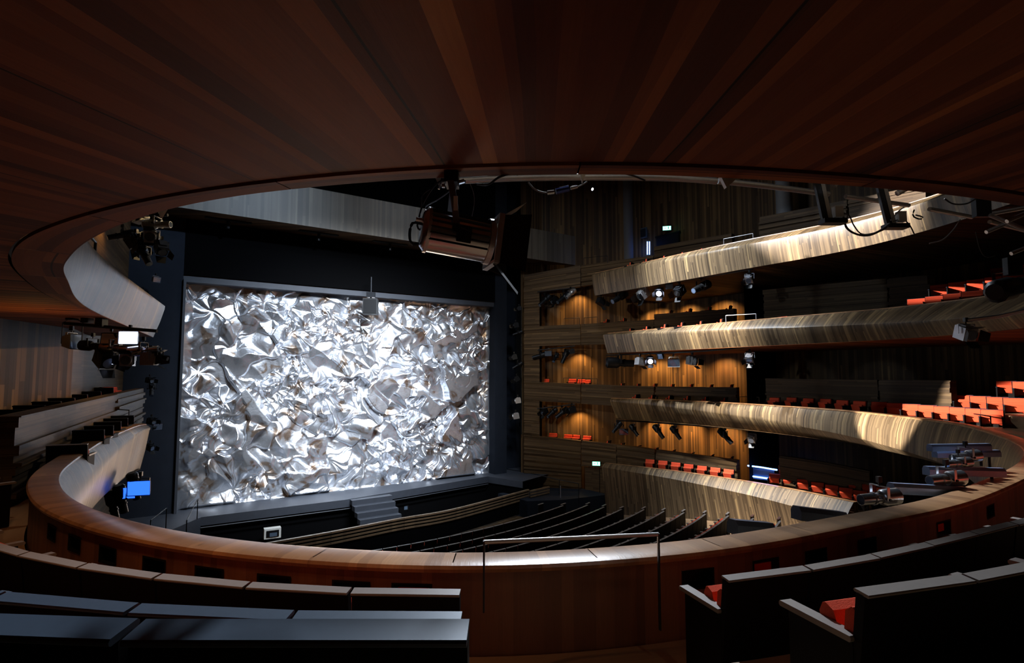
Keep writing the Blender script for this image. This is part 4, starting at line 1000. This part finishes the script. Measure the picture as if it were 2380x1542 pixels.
# left cluster above (behind the rim) and left cluster under the pale balcony
D1 = lambda px, py: at_y(px, py, 15.0)
SC1 = 'spotlights of the upper left cluster'
pipe('dark pipe carrying the upper left lamp cluster', [D1(255, 500), D1(390, 500)], .04)
for (px, py, kd, pan, tl, s, m_, lab) in ((365, 522, 'profile', -88, 0, 1.05, STEEL, 'steel tube spotlight pointing right at the top of the upper left cluster'), (330, 510, 'flood', 150, -30, 1.0, WHITEB, 'pale edged flood lamp behind the steel tube, upper left cluster'),
        (352, 553, 'fresnel', 200, 5, 1.1, STEEL, 'steel fronted lamp in the middle of the upper left cluster'), (375, 578, 'fresnel', -130, 50, 1.0, LAMPB, 'blue-grey boxy lamp pointing down right, upper left cluster'),
        (283, 548, 'profile', 130, 20, .95, LAMPB, 'dark blue lamp at the left end of the upper left cluster'), (315, 565, 'fresnel', -100, 50, 1.15, LAMPB, 'dark blue boxy lamp in the upper left cluster'), (335, 590, 'profile', -110, 55, 1.05, LAMPB, 'lowest dark blue lamp of the upper left cluster')):
    lamp(kd, D1(px, py) + Vector((0, 0, .28 * s)), pan, tl, s, lab, SC1, None, m_)
D2 = lambda px, py: at_y(px, py, 13.5)
SC2 = 'spotlights of the lower left cluster'
pipe('dark pipe carrying the lower left lamp cluster', [D2(150, 752), D2(365, 770)], .04)
for (px, py, kd, pan, tl, s, m_, lt, lab) in ((165, 795, 'flood', -80, 0, 1.15, STEEL, None, 'silver and blue lamp in a wire yoke at the left of the lower left cluster'), (215, 805, 'profile', -95, 5, .95, BLMET, None, 'short black lamp next to the wire yoke lamp'),
        (268, 810, 'profile', -95, 5, 1.05, CHROME, None, 'left of two polished tube lamps in the lower left cluster'), (333, 815, 'profile', -85, -5, 1.0, CHROME, None, 'right of two polished tube lamps in the lower left cluster'),
        (302, 786, 'flood', 190, 0, .95, BLMET, True, 'lamp with a glowing white square gel, lower left cluster'), (258, 790, 'flood', 200, -15, .85, BLMET, None, 'open dark frame lamp left of the glowing white gel'),
        (245, 835, 'fresnel', -120, 30, 1.25, BLMET, None, 'large black lamp at the bottom of the lower left cluster'), (265, 842, 'flood', 180, 0, .35, BLMET, True, 'tiny glowing gel at the bottom of the lower left cluster'),
        (296, 838, 'fresnel', 200, 0, 1.0, STEEL, None, 'steel framed lamp at the bottom centre of the lower left cluster'), (350, 836, 'fresnel', -80, 0, 1.0, STEEL, None, 'steel lamp at the lower right end of the cluster'), (372, 828, 'profile', -95, 20, .6, BLMET, None, 'small black lamp poking out right of the cluster')):
    lamp(kd, D2(px, py) + Vector((0, 0, .28 * s)), pan, tl, s, lab, SC2, lt, m_)
for (px, py, lab) in ((168, 732, 'black hanging box above the wire yoke lamp'), (203, 738, 'dark green tinted box under the left soffit'), (236, 748, 'small dark box under the left soffit near the pale fascia')):
    p = D2(px, py); t = thing('hanging_box', lab, 'bracket', p); mb = MB(); mb.box((0, 0, 0), (.17, .2, .26)); mb.build('box', BLMET, t); mb = MB(); mb.box((0, 0, .16), (.05, .05, .1)); mb.build('hanger', BLMET, t)
# wire yoke
p = D2(168, 770); mb = MB()
mb.tube([p + Vector((-.24, 0, -.30)), p + Vector((-.24, 0, .2)), p + Vector((-.1, 0, .28)), p + Vector((.1, 0, .28)), p + Vector((.24, 0, .2)), p + Vector((.24, 0, -.30))], .012, 6)
tag(mb.build('wire_yoke', BLMET, None, True), 'thin dark wire hoop hanging round the silver and blue lamp', 'wire hoop')
# blue lit group under the left end of our balcony
D3 = lambda px, py: at_y(px, py, 15.5)
SC3 = 'lamps of the blue lit group'
for (px, py, kd, pan, tl, s, m_, lt, lab) in ((326, 1133, 'flood', 195, 5, 1.25, BLMET, False, 'right glowing blue framed lamp under the left balcony end'), (297, 1145, 'flood', 195, 5, .95, BLMET, False, 'left glowing blue framed lamp under the left balcony end'),
        (312, 1130, 'profile', -20, 75, 1.1, DKMET, None, 'blue-grey tube lamp hanging between the glowing blue lamps'), (282, 1160, 'profile', -20, 75, 1.15, DKMET, None, 'blue-grey tube lamp left of the glowing blue lamps'), (262, 1175, 'profile', -20, 75, 1.1, DKMET, None, 'leftmost blue-grey tube lamp under the left balcony end')):
    lamp(kd, D3(px, py) + Vector((0, 0, .28 * s)), pan, tl, s, lab, SC3, lt, m_)
# ------------------------------------------------------------------ rim pipe with brackets and cables
ZP = 1.405
ppx = [(1045, 422), (1200, 414), (1400, 412), (1560, 414), (1690, 423), (1800, 435), (1960, 456), (2115, 478), (2250, 503), (2400, 541)]
PP = [at_z(a, b, ZP) for a, b in ppx]
def seg(pxa, pxb, lab, r=.024, mat=STEEL):
    pts = [at_z(pxa, np.interp(pxa, [q[0] for q in ppx], [q[1] for q in ppx]), ZP)] + [P for P, q in zip(PP, ppx) if pxa < q[0] < pxb] + [at_z(pxb, np.interp(pxb, [q[0] for q in ppx], [q[1] for q in ppx]), ZP)]
    mb = MB(); mb.tube(resample(pts, .15), r, 14); return tag(mb.build('rail_pipe', mat, None, True), lab, 'pipe')
seg(1050, 1665, 'long steel pipe under the near ceiling rim carrying the big spotlight')
seg(1668, 1925, 'steel pipe piece right of the pale triangular bracket', .021)
seg(1965, 2112, 'steel pipe piece between the two black angle brackets', .018)
seg(2160, 2258, 'steel pipe piece right of the second black angle bracket', .018)
seg(2300, 2400, 'steel pipe piece at the far right under the ceiling', .018)
GP = plain('pale_bracket', (150, 146, 136), .5)
for (px, y0, y1, w_, lab) in ((1357, 396, 425, .05, 'small pale wedge bracket at the middle of the steel pipe'), (1700, 402, 436, .19, 'larger pale triangular bracket where the pipe changes direction'), (1028, 405, 432, .13, 'pale triangular bracket at the left end of the steel pipe'), (375, 484, 505, .06, 'pale wedge bracket at the rim over the upper left lamps')):
    D_ = 3.75 if px > 900 else 5.2
    a, b_, c = at_y(px - w_ * 150, y0, D_), at_y(px + w_ * 150, y0, D_), at_y(px - w_ * 60, y1, D_); mb = MB(); o_ = Vector((0, .04, 0))
    mb.poly([a, b_, c]); mb.poly([c + o_, b_ + o_, a + o_]); mb.quad(a, b_, b_ + o_, a + o_); mb.quad(b_, c, c + o_, b_ + o_); mb.quad(c, a, a + o_, c + o_)
    tag(mb.build('wedge_bracket', GP, None), lab, 'bracket')
# black L brackets with cables
for k, (x0, y0, x1, y1, x2, y2) in enumerate(((1892, 440, 1913, 512, 1936, 519), (2040, 458, 2062, 522, 2078, 532))):
    t = thing('angle_bracket', ('left', 'right')[k] + ' of two black angle brackets hanging from the rim pipe, loose cables attached', 'bracket')
    D_ = 4.15 + .25 * k; A_, B_, C_ = at_y(x0, y0 - 25, D_), at_y(x1, y1, D_), at_y(x2, y2, D_)
    mb = MB(); w_ = Vector((.075, 0, 0)); o_ = Vector((0, .03, 0)); 
    for P_, Q_ in ((A_, B_),):
        mb.quad(P_, P_ + w_, Q_ + w_, Q_); mb.quad(P_ + o_, P_ + w_ + o_, Q_ + w_ + o_, Q_ + o_); mb.quad(P_, Q_, Q_ + o_, P_ + o_); mb.quad(P_ + w_, Q_ + w_, Q_ + w_ + o_, P_ + w_ + o_)
    mb.build('arm', BLMET, t)
    mb = MB(); mb.quad(A_ + w_ * .55 - o_ * .1, A_ + w_ * .95 - o_ * .1, B_ + w_ * .95 - o_ * .1, B_ + w_ * .55 - o_ * .1); mb.build('pale_edge', GP, t)
    mb = MB(); c0 = (B_ + C_) / 2 + w_ * .5; mb.box(tuple(c0), (.17, .09, .035), None); mb.build('foot', BLMET, t)
    mb = MB(); mb.box((B_.x + .11, B_.y, B_.z + .06), (.06, .05, .08)); mb.build('clamp', GP, t)
    for (dx, dy) in ((0, 0),):
        mb = MB(); mb.tube([at_y(x0 - 15 + 60, y0 - 8, D_ - .1), at_y(x0 + 62 + 18 * k, y0 - 27, D_ - .1)], .022, 10); mb.build('pipe_stub', STEEL, t, True)
def cable(lab, pts, D_, r, mat=CABLE, name='cable'):
    P = [at_y(a, b, D_ if not isinstance(D_, (list, tuple)) else D_[i]) for i, (a, b) in enumerate(pts)]
    mb = MB(); mb.tube(resample(P, .02), r, 8); return tag(mb.build(name, mat, None, True), lab, 'cable')
cable('thick black cable looping between the two angle brackets', [(1940, 490), (1958, 500), (1968, 530), (1992, 545), (2020, 547), (2048, 535), (2068, 520)], 4.2, .008)
cable('thinner black cable loop beside the thick one between the brackets', [(1945, 492), (1972, 500), (1985, 525), (2005, 545), (2045, 538), (2062, 528)], 4.25, .005)
cable('black cable hanging right of the second angle bracket', [(2075, 515), (2098, 510), (2115, 525), (2125, 545)], 4.4, .005)
cable('pair of thin cables draping from the second angle bracket', [(2070, 512), (2090, 490), (2101, 482)], 4.35, .005, GCABLE)
cable('small hanging loop of cable in front of the top balcony', [(2125, 488), (2122, 502), (2138, 510), (2145, 505), (2128, 500)], 4.4, .006)
cable('cable arc below the ceiling rim near the right end of the pipe', [(2195, 462), (2215, 474), (2245, 474), (2268, 462)], 4.4, .006)
cable('blue-grey cable dangling off the right end of the top balcony', [(2232, 510), (2215, 535), (2190, 558), (2160, 566)], 4.6, .005, GCABLE)
cable('black cable wrapped round the left part of the steel pipe', [(1108, 428), (1135, 429), (1160, 412), (1192, 403), (1204, 406)], 3.68, .008)
cable('black cable wrapped round the middle of the steel pipe', [(1400, 404), (1430, 400), (1470, 408), (1500, 420)], 3.72, .007)
cable('grey cable running from the pipe to the lit connector', [(1228, 424), (1240, 438), (1255, 446), (1272, 449)], 3.75, .006, GCABLE)
cable('thin wire pair leaving the lit connector', [(1340, 436), (1353, 430), (1365, 422)], 3.75, .005, GCABLE)
t = thing('cable_connector', 'shiny blue cable connector dangling below the steel pipe', 'connector')
P = [at_y(a, b, 3.75) for a, b in ((1272, 448), (1288, 446), (1292, 445), (1322, 438), (1326, 438), (1342, 434))]
mb = MB(); mb.tube([P[0], P[1]], .017, 12); mb.build('collar', CHROME, t, True); mb = MB(); mb.tube([P[2], P[3]], .022, 12); mb.build('body', plain('connector_blue', (60, 80, 150), .2, .6), t, True); mb = MB(); mb.tube([P[4], P[5]], .012, 12); mb.build('plug', CHROME, t, True)
# small lamp points seen in the dark roof
for (px, py, D_, lab) in ((1377, 440, 26, 'tiny bright white point of light in the dark roof below the pipe'), (1549, 399, 26, 'tiny white point of light just above the steel pipe'), (1711, 645, 31, 'tiny white point light under the topmost balcony')):
    p = at_y(px, py, D_); mb = MB(); mb.tube([p - Vector((0, .05, 0)), p + Vector((0, .05, 0))], .045, 10); tag(mb.build('point_lamp', SPARK, None), lab, 'lamp')
# ------------------------------------------------------------------ the big spotlight
HD = 3.62
hc = at_y(1062, 548, HD)
ax = (at_y(1150, 572, HD + .12) - at_y(985, 540, HD - .02)).normalized()     # beam axis
big = thing('stage_spotlight', 'big polished spotlight with barn doors hanging from the steel pipe near the ceiling', 'spotlight', hc)
rot = ax.to_track_quat('X', 'Z').to_matrix().to_4x4()
def hull(prof, segs, mat, name, parent, x0=None):
    mb = MB(); rings = []
    for (x, r) in prof: rings.append([rot @ Vector((x, math.cos(a) * r, math.sin(a) * r * 1.05)) for a in [2 * PI * (k + .5) / segs for k in range(segs)]])
    for i in range(len(rings) - 1):
        for k in range(segs): k2 = (k + 1) % segs; mb.quad(rings[i][k], rings[i][k2], rings[i + 1][k2], rings[i + 1][k])
    mb.poly(rings[0][::-1]); mb.poly(rings[-1]); return mb.build(name, mat, parent, True)
hull([(-.235, .07), (-.228, .105), (-.205, .128), (-.195, .132), (.19, .132), (.195, .128)], 24, CHROME, 'housing', big)
hs = big.children[0]
for a0 in (2.3, 2.62, 2.9, 3.18, 3.46, 3.75, .1, -.3, -.7):         # cooling ribs along the body
    mb = MB(); P = [rot @ Vector((x, math.cos(a0 + d) * r, math.sin(a0 + d) * r * 1.05)) for x, d, r in ((-.19, -.055, .13), (-.19, 0, .147), (-.19, .055, .13), (.185, -.055, .13), (.185, 0, .147), (.185, .055, .13))]
    mb.quad(P[0], P[1], P[4], P[3]); mb.quad(P[1], P[2], P[5], P[4]); mb.poly([P[0], P[1], P[2]]); mb.poly([P[3], P[4], P[5]]); mb.build('cooling_rib', BLMET, hs)
hull([(.192, .142), (.225, .145), (.228, .12)], 24, STEEL, 'lens_ring', big)
hull([(.222, .118), (.235, .09), (.238, .0)], 24, LENS, 'fresnel_lens', big)
hull([(-.2, .118), (-.205, .14), (-.185, .14), (-.185, .118)], 24, STEEL, 'rear_ring', big)
# colour frame holder
mb = MB()
for (y, z, sy, sz) in ((0, .15, .3, .02), (0, -.15, .3, .02), (.145, 0, .02, .3), (-.145, 0, .02, .3)): mb.box((.245, y, z), (.035, sy, sz), rot)
mb.build('gel_frame', STEEL, big)
def flap(name, pts):
    P = [rot @ Vector(p) for p in pts]; o_ = rot @ Vector((.004, .0, .004)); mb = MB(); mb.quad(*P); mb.quad(*[p + o_ for p in P][::-1])
    for i in range(4): j = (i + 1) % 4; mb.quad(P[i], P[j], P[j] + o_, P[i] + o_)
    mb.build(name, BLMET, big)
flap('barn_door', [(.255, -.145, .15), (.255, -.145, -.155), (.42, -.20, -.20), (.42, -.20, .17)])
flap('barn_door', [(.255, .145, .15), (.255, .145, -.15), (.41, .24, -.16), (.41, .24, .16)])
flap('barn_door', [(.255, -.13, .152), (.255, .13, .152), (.40, .10, .27), (.40, -.13, .27)])
ri = rot.inverted(); vd = ri @ Vector((.03, .97, .23))
h0, h1 = Vector((.25, -.05, -.150)), Vector((.44, -.02, -.315))
flap('barn_door', [h0 - vd * .06, h0 + vd * .12, h1 + vd * .12, h1 - vd * .06])
YK = plain('yoke_grey', (104, 104, 106), .4, .3)
# yoke
top = at_y(1050, 436, HD) - hc
for sy in (-1, 1):
    mb = MB(); a = rot @ Vector((-.03, sy * .15, .0)); b_ = Vector((top.x + .0, a.y * .55, top.z + .02)); w_ = Vector((.02, 0, 0)); o_ = Vector((0, .006, 0))
    m_ = Vector((a.x * .6 + b_.x * .4, a.y, a.z * .45 + b_.z * .55))
    for P_, Q_ in ((a, m_), (m_, b_)):
        mb.quad(P_ - w_, P_ + w_, Q_ + w_, Q_ - w_); mb.quad(P_ - w_ + o_, P_ + w_ + o_, Q_ + w_ + o_, Q_ - w_ + o_); mb.quad(P_ - w_, Q_ - w_, Q_ - w_ + o_, P_ - w_ + o_); mb.quad(P_ + w_, Q_ + w_, Q_ + w_ + o_, P_ + w_ + o_)
    yk = mb.build('yoke_arm', YK, big)
    if sy < 0:
        mb = MB(); c = (a + m_) / 2 + Vector((0, -.004, .07)); mb.box(tuple(c), (.026, .003, .09)); mb.build('pale_label', WHITEB, yk)
    mb = MB(); mb.tube([a + Vector((0, -.02 * 1, 0)) if sy < 0 else a, a + Vector((0, sy * .035, 0))], .028, 12); mb.build('tilt_knob', BLMET, big, True)
mb = MB(); mb.box((top.x, top.y, top.z + .02), (.08, .16, .014)); mb.build('yoke_bridge', DKMET, big)
mb = MB(); mb.box((top.x, top.y, top.z + .06), (.09, .09, .075)); mb.tube([(top.x - .07, top.y, top.z + .05), (top.x + .09, top.y, top.z + .035)], .013, 8); mb.build('hook_clamp', BLMET, big)
mb = MB(); mb.tube([(top.x + .05, top.y - .04, top.z + .02), (top.x + .085, top.y - .04, top.z + .03)], .014, 8); mb.build('clamp_bolt', CHROME, big); mb = MB(); mb.tube([(top.x - .06, top.y - .03, top.z + .0), (top.x - .04, top.y - .03, top.z + .0)], .014, 8); mb.build('clamp_bolt', CHROME, big)
# rear handle and details
pts = [rot @ Vector(p) for p in ((-.235, 0, .03), (-.29, -.02, .02), (-.30, -.02, -.05), (-.28, -.02, -.11), (-.235, 0, -.10))]
mb = MB(); mb.tube(resample(pts, .02), .009, 8); mb.build('rear_handle', BLMET, big, True)
mb = MB(); mb.tube([rot @ Vector((-.235, -.03, .045)), rot @ Vector((-.275, -.03, .045))], .014, 10); mb.build('focus_knob', CHROME, big, True)
mb = MB(); mb.box((-.14, 0, .143), (.05, .05, .02), rot); mb.build('top_vent', BLMET, big)
# beam-side bracket on the body
mb = MB(); mb.box((.02, -.14, -.02), (.09, .015, .1), rot); mb.tube([rot @ Vector((-.06, -.15, .03)), rot @ Vector((.05, -.155, .0))], .007, 8); mb.build('side_bracket', BLMET, big)
cable('power cable curving from the pipe down to the rear of the big spotlight', [(1040, 412), (1010, 432), (985, 470), (973, 510), (970, 528), (978, 536)], HD - .03, .006)
cable('brown thin cable behind the power cable of the big spotlight', [(1000, 440), (982, 455), (979, 480), (975, 505)], HD + .1, .003)
cable('steel safety wire from the clamp to the rear of the big spotlight', [(1048, 442), (1022, 462), (1000, 474), (990, 480), (988, 490), (998, 494)], HD, .004, GCABLE)
cable('thin wire hanging from the pipe to the top of the big spotlight', [(1093, 428), (1101, 450), (1102, 475), (1096, 508)], HD + .02, .0025, GCABLE)
cable('cable bundle at the left end of the steel pipe', [(1020, 440), (1028, 420), (1046, 407), (1060, 402)], 3.7, .007, GCABLE)
# ------------------------------------------------------------------ right side follow spots and rigging
SF = 'follow spots on the right side of our tier'
RF = plain('follow_spot_blue', (120, 138, 168), .35, .4)
for k, (x0, y0, x1, y1, D_, r, lab) in enumerate(((2160, 1040, 2298, 1038, 8.8, .05, 'topmost long blue-grey lamp body at the right of the near rail'), (2172, 1055, 2320, 1053, 9.0, .05, 'second long blue-grey lamp body from the top at the right'),
        (2152, 1093, 2330, 1097, 8.3, .06, 'third long blue-grey lamp body at the right, lower'), (2070, 1133, 2240, 1142, 7.6, .065, 'fourth long blue-grey lamp body at the right'), (1850, 1190, 1960, 1203, 6.9, .075, 'blue-grey lamp body shining behind the near rail, right'), (1702, 1222, 1790, 1229, 6.4, .075, 'lowest blue-grey lamp body behind the near rail'))):
    t = thing('long_lamp', lab, 'lamp'); a, b_ = at_y(x0, y0, D_), at_y(x1, y1, D_ + .3)
    mb = MB(); d_ = (b_ - a).normalized(); s_ = d_.cross(Vector((0, 0, 1))).normalized(); u_ = Vector((0, 0, 1))
    prof = [(-1, -1.2), (1, -1.2), (1, .2), (.6, .9), (-.6, .9), (-1, .2)]
    A_ = [a + s_ * r * x + u_ * r * y for x, y in prof]; B_ = [b_ + s_ * r * x + u_ * r * y for x, y in prof]
    for i in range(6): j = (i + 1) % 6; mb.quad(A_[i], A_[j], B_[j], B_[i])
    mb.poly(A_[::-1]); mb.poly(B_); mb.build('housing', RF, t)
    mb = MB(); c_ = a.lerp(b_, .85); mb.tube([c_ - u_ * r * 1.2, c_ - u_ * .3], .02, 8); mb.build('stand_arm', BLMET, t)
for k, (x0, y0, D_, s, lab) in enumerate(((2245, 1062, 8.6, .7, 'upper chrome spotlight among the blue-grey lamps'), (2228, 1077, 8.4, .6, 'second chrome spotlight among the blue-grey lamps'), (2200, 1114, 7.9, .8, 'chrome spotlight below the third blue-grey lamp body'), (2045, 1158, 7.2, .8, 'chrome spotlight peeping over the near rail, right'))):
    lamp('profile', at_y(x0, y0, D_) + Vector((0, 0, .28 * s)), 100, 3, s, lab, SF, None, CHROME)
# lamps and bars hanging at the far right under the ceiling
pipe('steel bar sloping under the second balcony at the far right', [at_y(2248, 745, 5.9), at_y(2310, 738, 5.75), at_y(2400, 718, 5.5)], .02, STEEL)
lamp('fresnel', at_y(2246, 775, 5.9) + Vector((0, 0, .14)), 180, 20, .5, 'small silver lamp at the left end of the sloping steel bar', 'lamps at the far right', None, STEEL)
t = lamp('profile', at_y(2352, 668, 4.6) + Vector((0, 0, .2)), -68, -12, .72, 'large black lamp tube reaching in from the right edge', 'lamps at the far right', None, DKMET)
for k, (x0, y0, x1, y1, D_, lab) in enumerate(((2292, 540, 2345, 518, 4.6, 'short steel pipe stub below the right end of the rim pipe'), (2350, 590, 2400, 570, 4.6, 'lower short steel pipe stub at the right edge'), (2300, 498, 2400, 480, 4.5, 'thin steel pipe above the crossing bars at right'), (2300, 500, 2385, 535, 4.4, 'thin steel pipe crossing downwards at the right edge'), (2340, 515, 2400, 490, 4.3, 'steel bar of the crossing rig at the right edge'))):
    pipe(lab, [at_y(x0, y0, D_), at_y(x1, y1, D_)], .016, STEEL)
cable('thin cable hanging from the right rig past the dark balcony', [(2268, 540), (2278, 580), (2292, 598), (2312, 595)], 4.6, .003)
for (x0, y0, x1, y1, lab) in ((2262, 460, 2300, 505, 'black plate hanging under the ceiling at the right end of the pipe'), (2335, 600, 2372, 640, 'black angled arm above the large lamp at right')):
    a, b_ = at_y(x0, y0, 4.5), at_y(x1, y1, 4.5); mb = MB(); c_ = (a + b_) / 2; mb.box(tuple(c_), (abs(b_.x - a.x), .05, abs(b_.z - a.z))); tag(mb.build('rig_plate', BLMET, None), lab, 'bracket')
# slim handrails on balcony fronts
def handrail(lab, pts, z, h, mat=STEEL, r=.02):
    P = [at_z(a, b, z) if not callable(z) else z(a, b) for a, b in pts]; t = thing('handrail', lab, 'railing'); mb = MB(); mb.tube(P, r, 8); mb.build('rail_bar', mat, t, True)
    for p in (P[0], P[-1]): mb = MB(); mb.tube([p, p - Vector((0, 0, h))], r, 8); mb.build('post', mat, t, True)
handrail('thin steel handrail on the topmost right balcony at the aisle', [(1682, 556), (1750, 543)], Z1T + .75, .8)
handrail('thin steel handrail on the second right balcony at the aisle', [(1687, 734), (1757, 730)], Z2T + .3, .45)
handrail('thin steel handrail on the middle right balcony at the aisle', [(1692, 922), (1764, 924)], Z3T + .22, .35)
handrail('dark slim handrail at the right end of the spotlit red seats', [(2246, 960), (2302, 968)], Z3T + .13, .35, BLMET)
rwp = lambda a, b: on_poly(a, b, RWP)
handrail('thin handrail left of the seam on the upper niche parapet', [(1311, 741), (1347, 739)], rwp, .55, DKMET, .018)
handrail('thin handrail right of the seam on the upper niche parapet', [(1358, 739), (1388, 737)], rwp, .55, DKMET, .018)
handrail('thin handrail left of the seam on the second niche parapet', [(1310, 879), (1347, 880)], rwp, .4, DKMET, .018)
handrail('thin handrail right of the seam on the second niche parapet', [(1352, 880), (1388, 881)], rwp, .4, DKMET, .018)
handrail('thin handrail left of the topmost front end', [(1357, 600), (1412, 595)], rwp, .5, DKMET, .018)
handrail('dark slim handrail behind the left balcony seats', [(258, 951), (300, 954)], -1.15, .4, BLMET, .015)
mb = MB(); p0 = at_z(197, 536, 2.95); p1 = at_z(222, 563, 2.95); t = thing('handrail', 'dark metal handrail on top of the pale left balcony front', 'railing'); mb.tube([p0, p1], .03, 8); mb.build('rail_bar', DKMET, t, True); mb = MB(); mb.tube([p1, p1 - Vector((0, 0, .3))], .03, 8); mb.build('post', DKMET, t, True)
# music stand lamp / small white box at the right of the pit
p = at_z(1303, 1165, -8.1); t = thing('floor_stand', 'small pale box on a thin upright stand right of the pit rail', 'stand', p); mb = MB(); mb.box((0, 0, 0), (.35, .25, .14)); mb.build('box', WHITEB, t); mb = MB(); mb.tube([(0, 0, .05), (0, 0, .95)], .03, 8); mb.build('upright', GCABLE, t); mb = MB(); mb.tube([(0, 0, 0), (0, 0, -.55)], .03, 8); mb.build('leg', BLMET, t)
# ================================================================== light
def area(name, loc, tgt, size, power, col, spread=None, shape='DISK', sy=None):
    l = bpy.data.lights.new(name, 'AREA'); l.shape = shape; l.size = size
    if sy: l.size_y = sy
    l.energy = power; l.color = col
    if spread: l.spread = math.radians(spread)
    o = bpy.data.objects.new(name, l); COL.objects.link(o); o.location = loc
    o.rotation_euler = (Vector(tgt) - Vector(loc)).to_track_quat('-Z', 'Y').to_euler(); return o
def spot(name, loc, tgt, ang, blend, power, col, r=.1):
    l = bpy.data.lights.new(name, 'SPOT'); l.spot_size = math.radians(ang); l.spot_blend = blend; l.energy = power; l.color = col; l.shadow_soft_size = r
    o = bpy.data.objects.new(name, l); COL.objects.link(o); o.location = loc
    o.rotation_euler = (Vector(tgt) - Vector(loc)).to_track_quat('-Z', 'Y').to_euler(); return o
COOL = (.80, .89, 1); WARM = (1, .55, .18); NEUT = (1, .95, .88)
# roof work lights over the hall centre
area('work_light', W(5.5, 13, 14), W(5.5, 13, 0), 2.0, 1050, COOL)
# added broad unseen light over the hall that whitens the curtain
area('curtain_wash', W(0, 13, 11.5), W(0, -1, -2), 8, 2000, COOL, shape='RECTANGLE', sy=2.0, spread=56)
spot('curtain_spot', W(5, 22, 7.5), W(0, -1.2, -2.5), 34, .9, 7500, COOL, .5)
spot('bridge_spot', W(-4, 16, 13), W(-7, 1.5, 8.6), 50, 1, 6000, (.58, .76, 1), .2)
# profile spots on the right balconies
spot('balcony_spot', W(-3, 6, 13), W(13, 22, 7.2), 19, .5, 170000, (1, .97, .95), .12)
spot('balcony_top_spot', W(5, 11, 14), W(13.6, 15, 2.6), 50, .9, 30000, COOL, .15)
spot('balcony_low_spot', W(4.5, 11, 14), W(15, 13.5, -1.6), 34, .9, 22000, COOL, .15)
spot('seat_spot', W(-10, 9, 4), W(13.9, 24.7, -1.5), 9, .3, 200000, NEUT, .1)
spot('stall_seat_spot', W(3, 14, 12), W(16.6, 16, -5.2), 26, .8, 50000, NEUT, .15)
# side spots from the left balconies on the planked boxes
for z0, z1, p in ((8, 7.6, 1700), (4.2, 3.4, 1300), (.6, -1, 1000)):
    for v in (16.6, 20.0):
        spot('box_spot', W(-9, 21, z0 + 1.5), W(17.3, v, z1 + .2), 8, .5, p * 2.2, (.6, .78, 1), .1)
# warm downlights under the soffits on the right
for z in (4.9, 1.15, -3.1):
    spot('niche_downlight', W(15.7, 2.2, z + (1.2 if z > 4 else .6)), W(16.1, 1.9, z - 3), 120, .9, 600, WARM, .06)
    for v in (5.5, 8.0, 10.8):
        spot('soffit_downlight', W(19.5, v, z - .12), W(20.6, v, z - 2.2), 130, .9, 520, WARM, .08)
# warm lights on the left side
spot('left_downlight', W(-12.0, 13.0, 1.1), W(-13.0, 12.0, -2), 150, .8, 36, WARM, .06)
spot('left_soffit_light', W(-13.4, 18.0, -.2), W(-13.8, 18.0, 2), 150, 1, 50, WARM, .1)
spot('left_gallery_light', W(-12.3, 8, 6), W(-13, 7.5, 2), 120, .8, 300, WARM, .06)
# added warm fills under the ceiling for the near rail, left of the aisle
for x, y, p in ((-1.9, 4.2, 46), (-3.0, 4.8, 46), (-4.2, 5.6, 50), (-6.0, 7.4, 50), (-7.2, 9.9, 6)):
    spot('rail_fill', (x - .15, y - .6, 1.28), (x, y + .45, -1.7), 105, .9, p, (1, .50, .24), .05)
spot('aisle_fill', (1.9, 3.2, 1.28), (1.0, 4.7, -1.9), 80, .9, 10, (1, .85, .7), .05)  # added fill on the parapet panel by the aisle
spot('left_front_spot', W(12, 13, 4.6), W(-11.8, 16, -2.0), 20, .8, 3000, (1, .80, .56), .1)
spot('left_upper_spot', W(12, 16, 8.6), W(-11.6, 13, 2.2), 20, .8, 20000, (1, .70, .34), .1)
spot('follow_spot_key', W(3, 19, 13), (6.8, 8.3, -1.2), 18, .8, 26000, COOL, .15)
spot('tower_fill', W(-10, 16, 4.5), W(14.6, 4, .2), 40, 1, 7000, (1, .84, .62), .15)  # added warm fill that brightens the tower boards and their relief
# added warm fill from the stage floor, standing for hall bounce on the ceiling
area('ceiling_bounce_fill', W(-2, 3.0, -6.2), (-3.2, 3.2, 1.3), 6, 60, (1, .66, .42), spread=50)
# high work light whose beam reaches the near rail and the nearest rows
spot('roof_beam', (2, 20.5, 13.2), (-.3, 3.2, -1.0), 26, .9, 22000, COOL, .25)
spot('floor_downlight', (-8.4, 8.3, 1.2), (-8.3, 8.5, -2.2), 62, .8, 45, (1, .8, .6), .05)
world = bpy.data.worlds.new('World'); SC.world = world; world.use_nodes = True
world.node_tree.nodes['Background'].inputs[0].default_value = (.01, .012, .016, 1); world.node_tree.nodes['Background'].inputs[1].default_value = .3
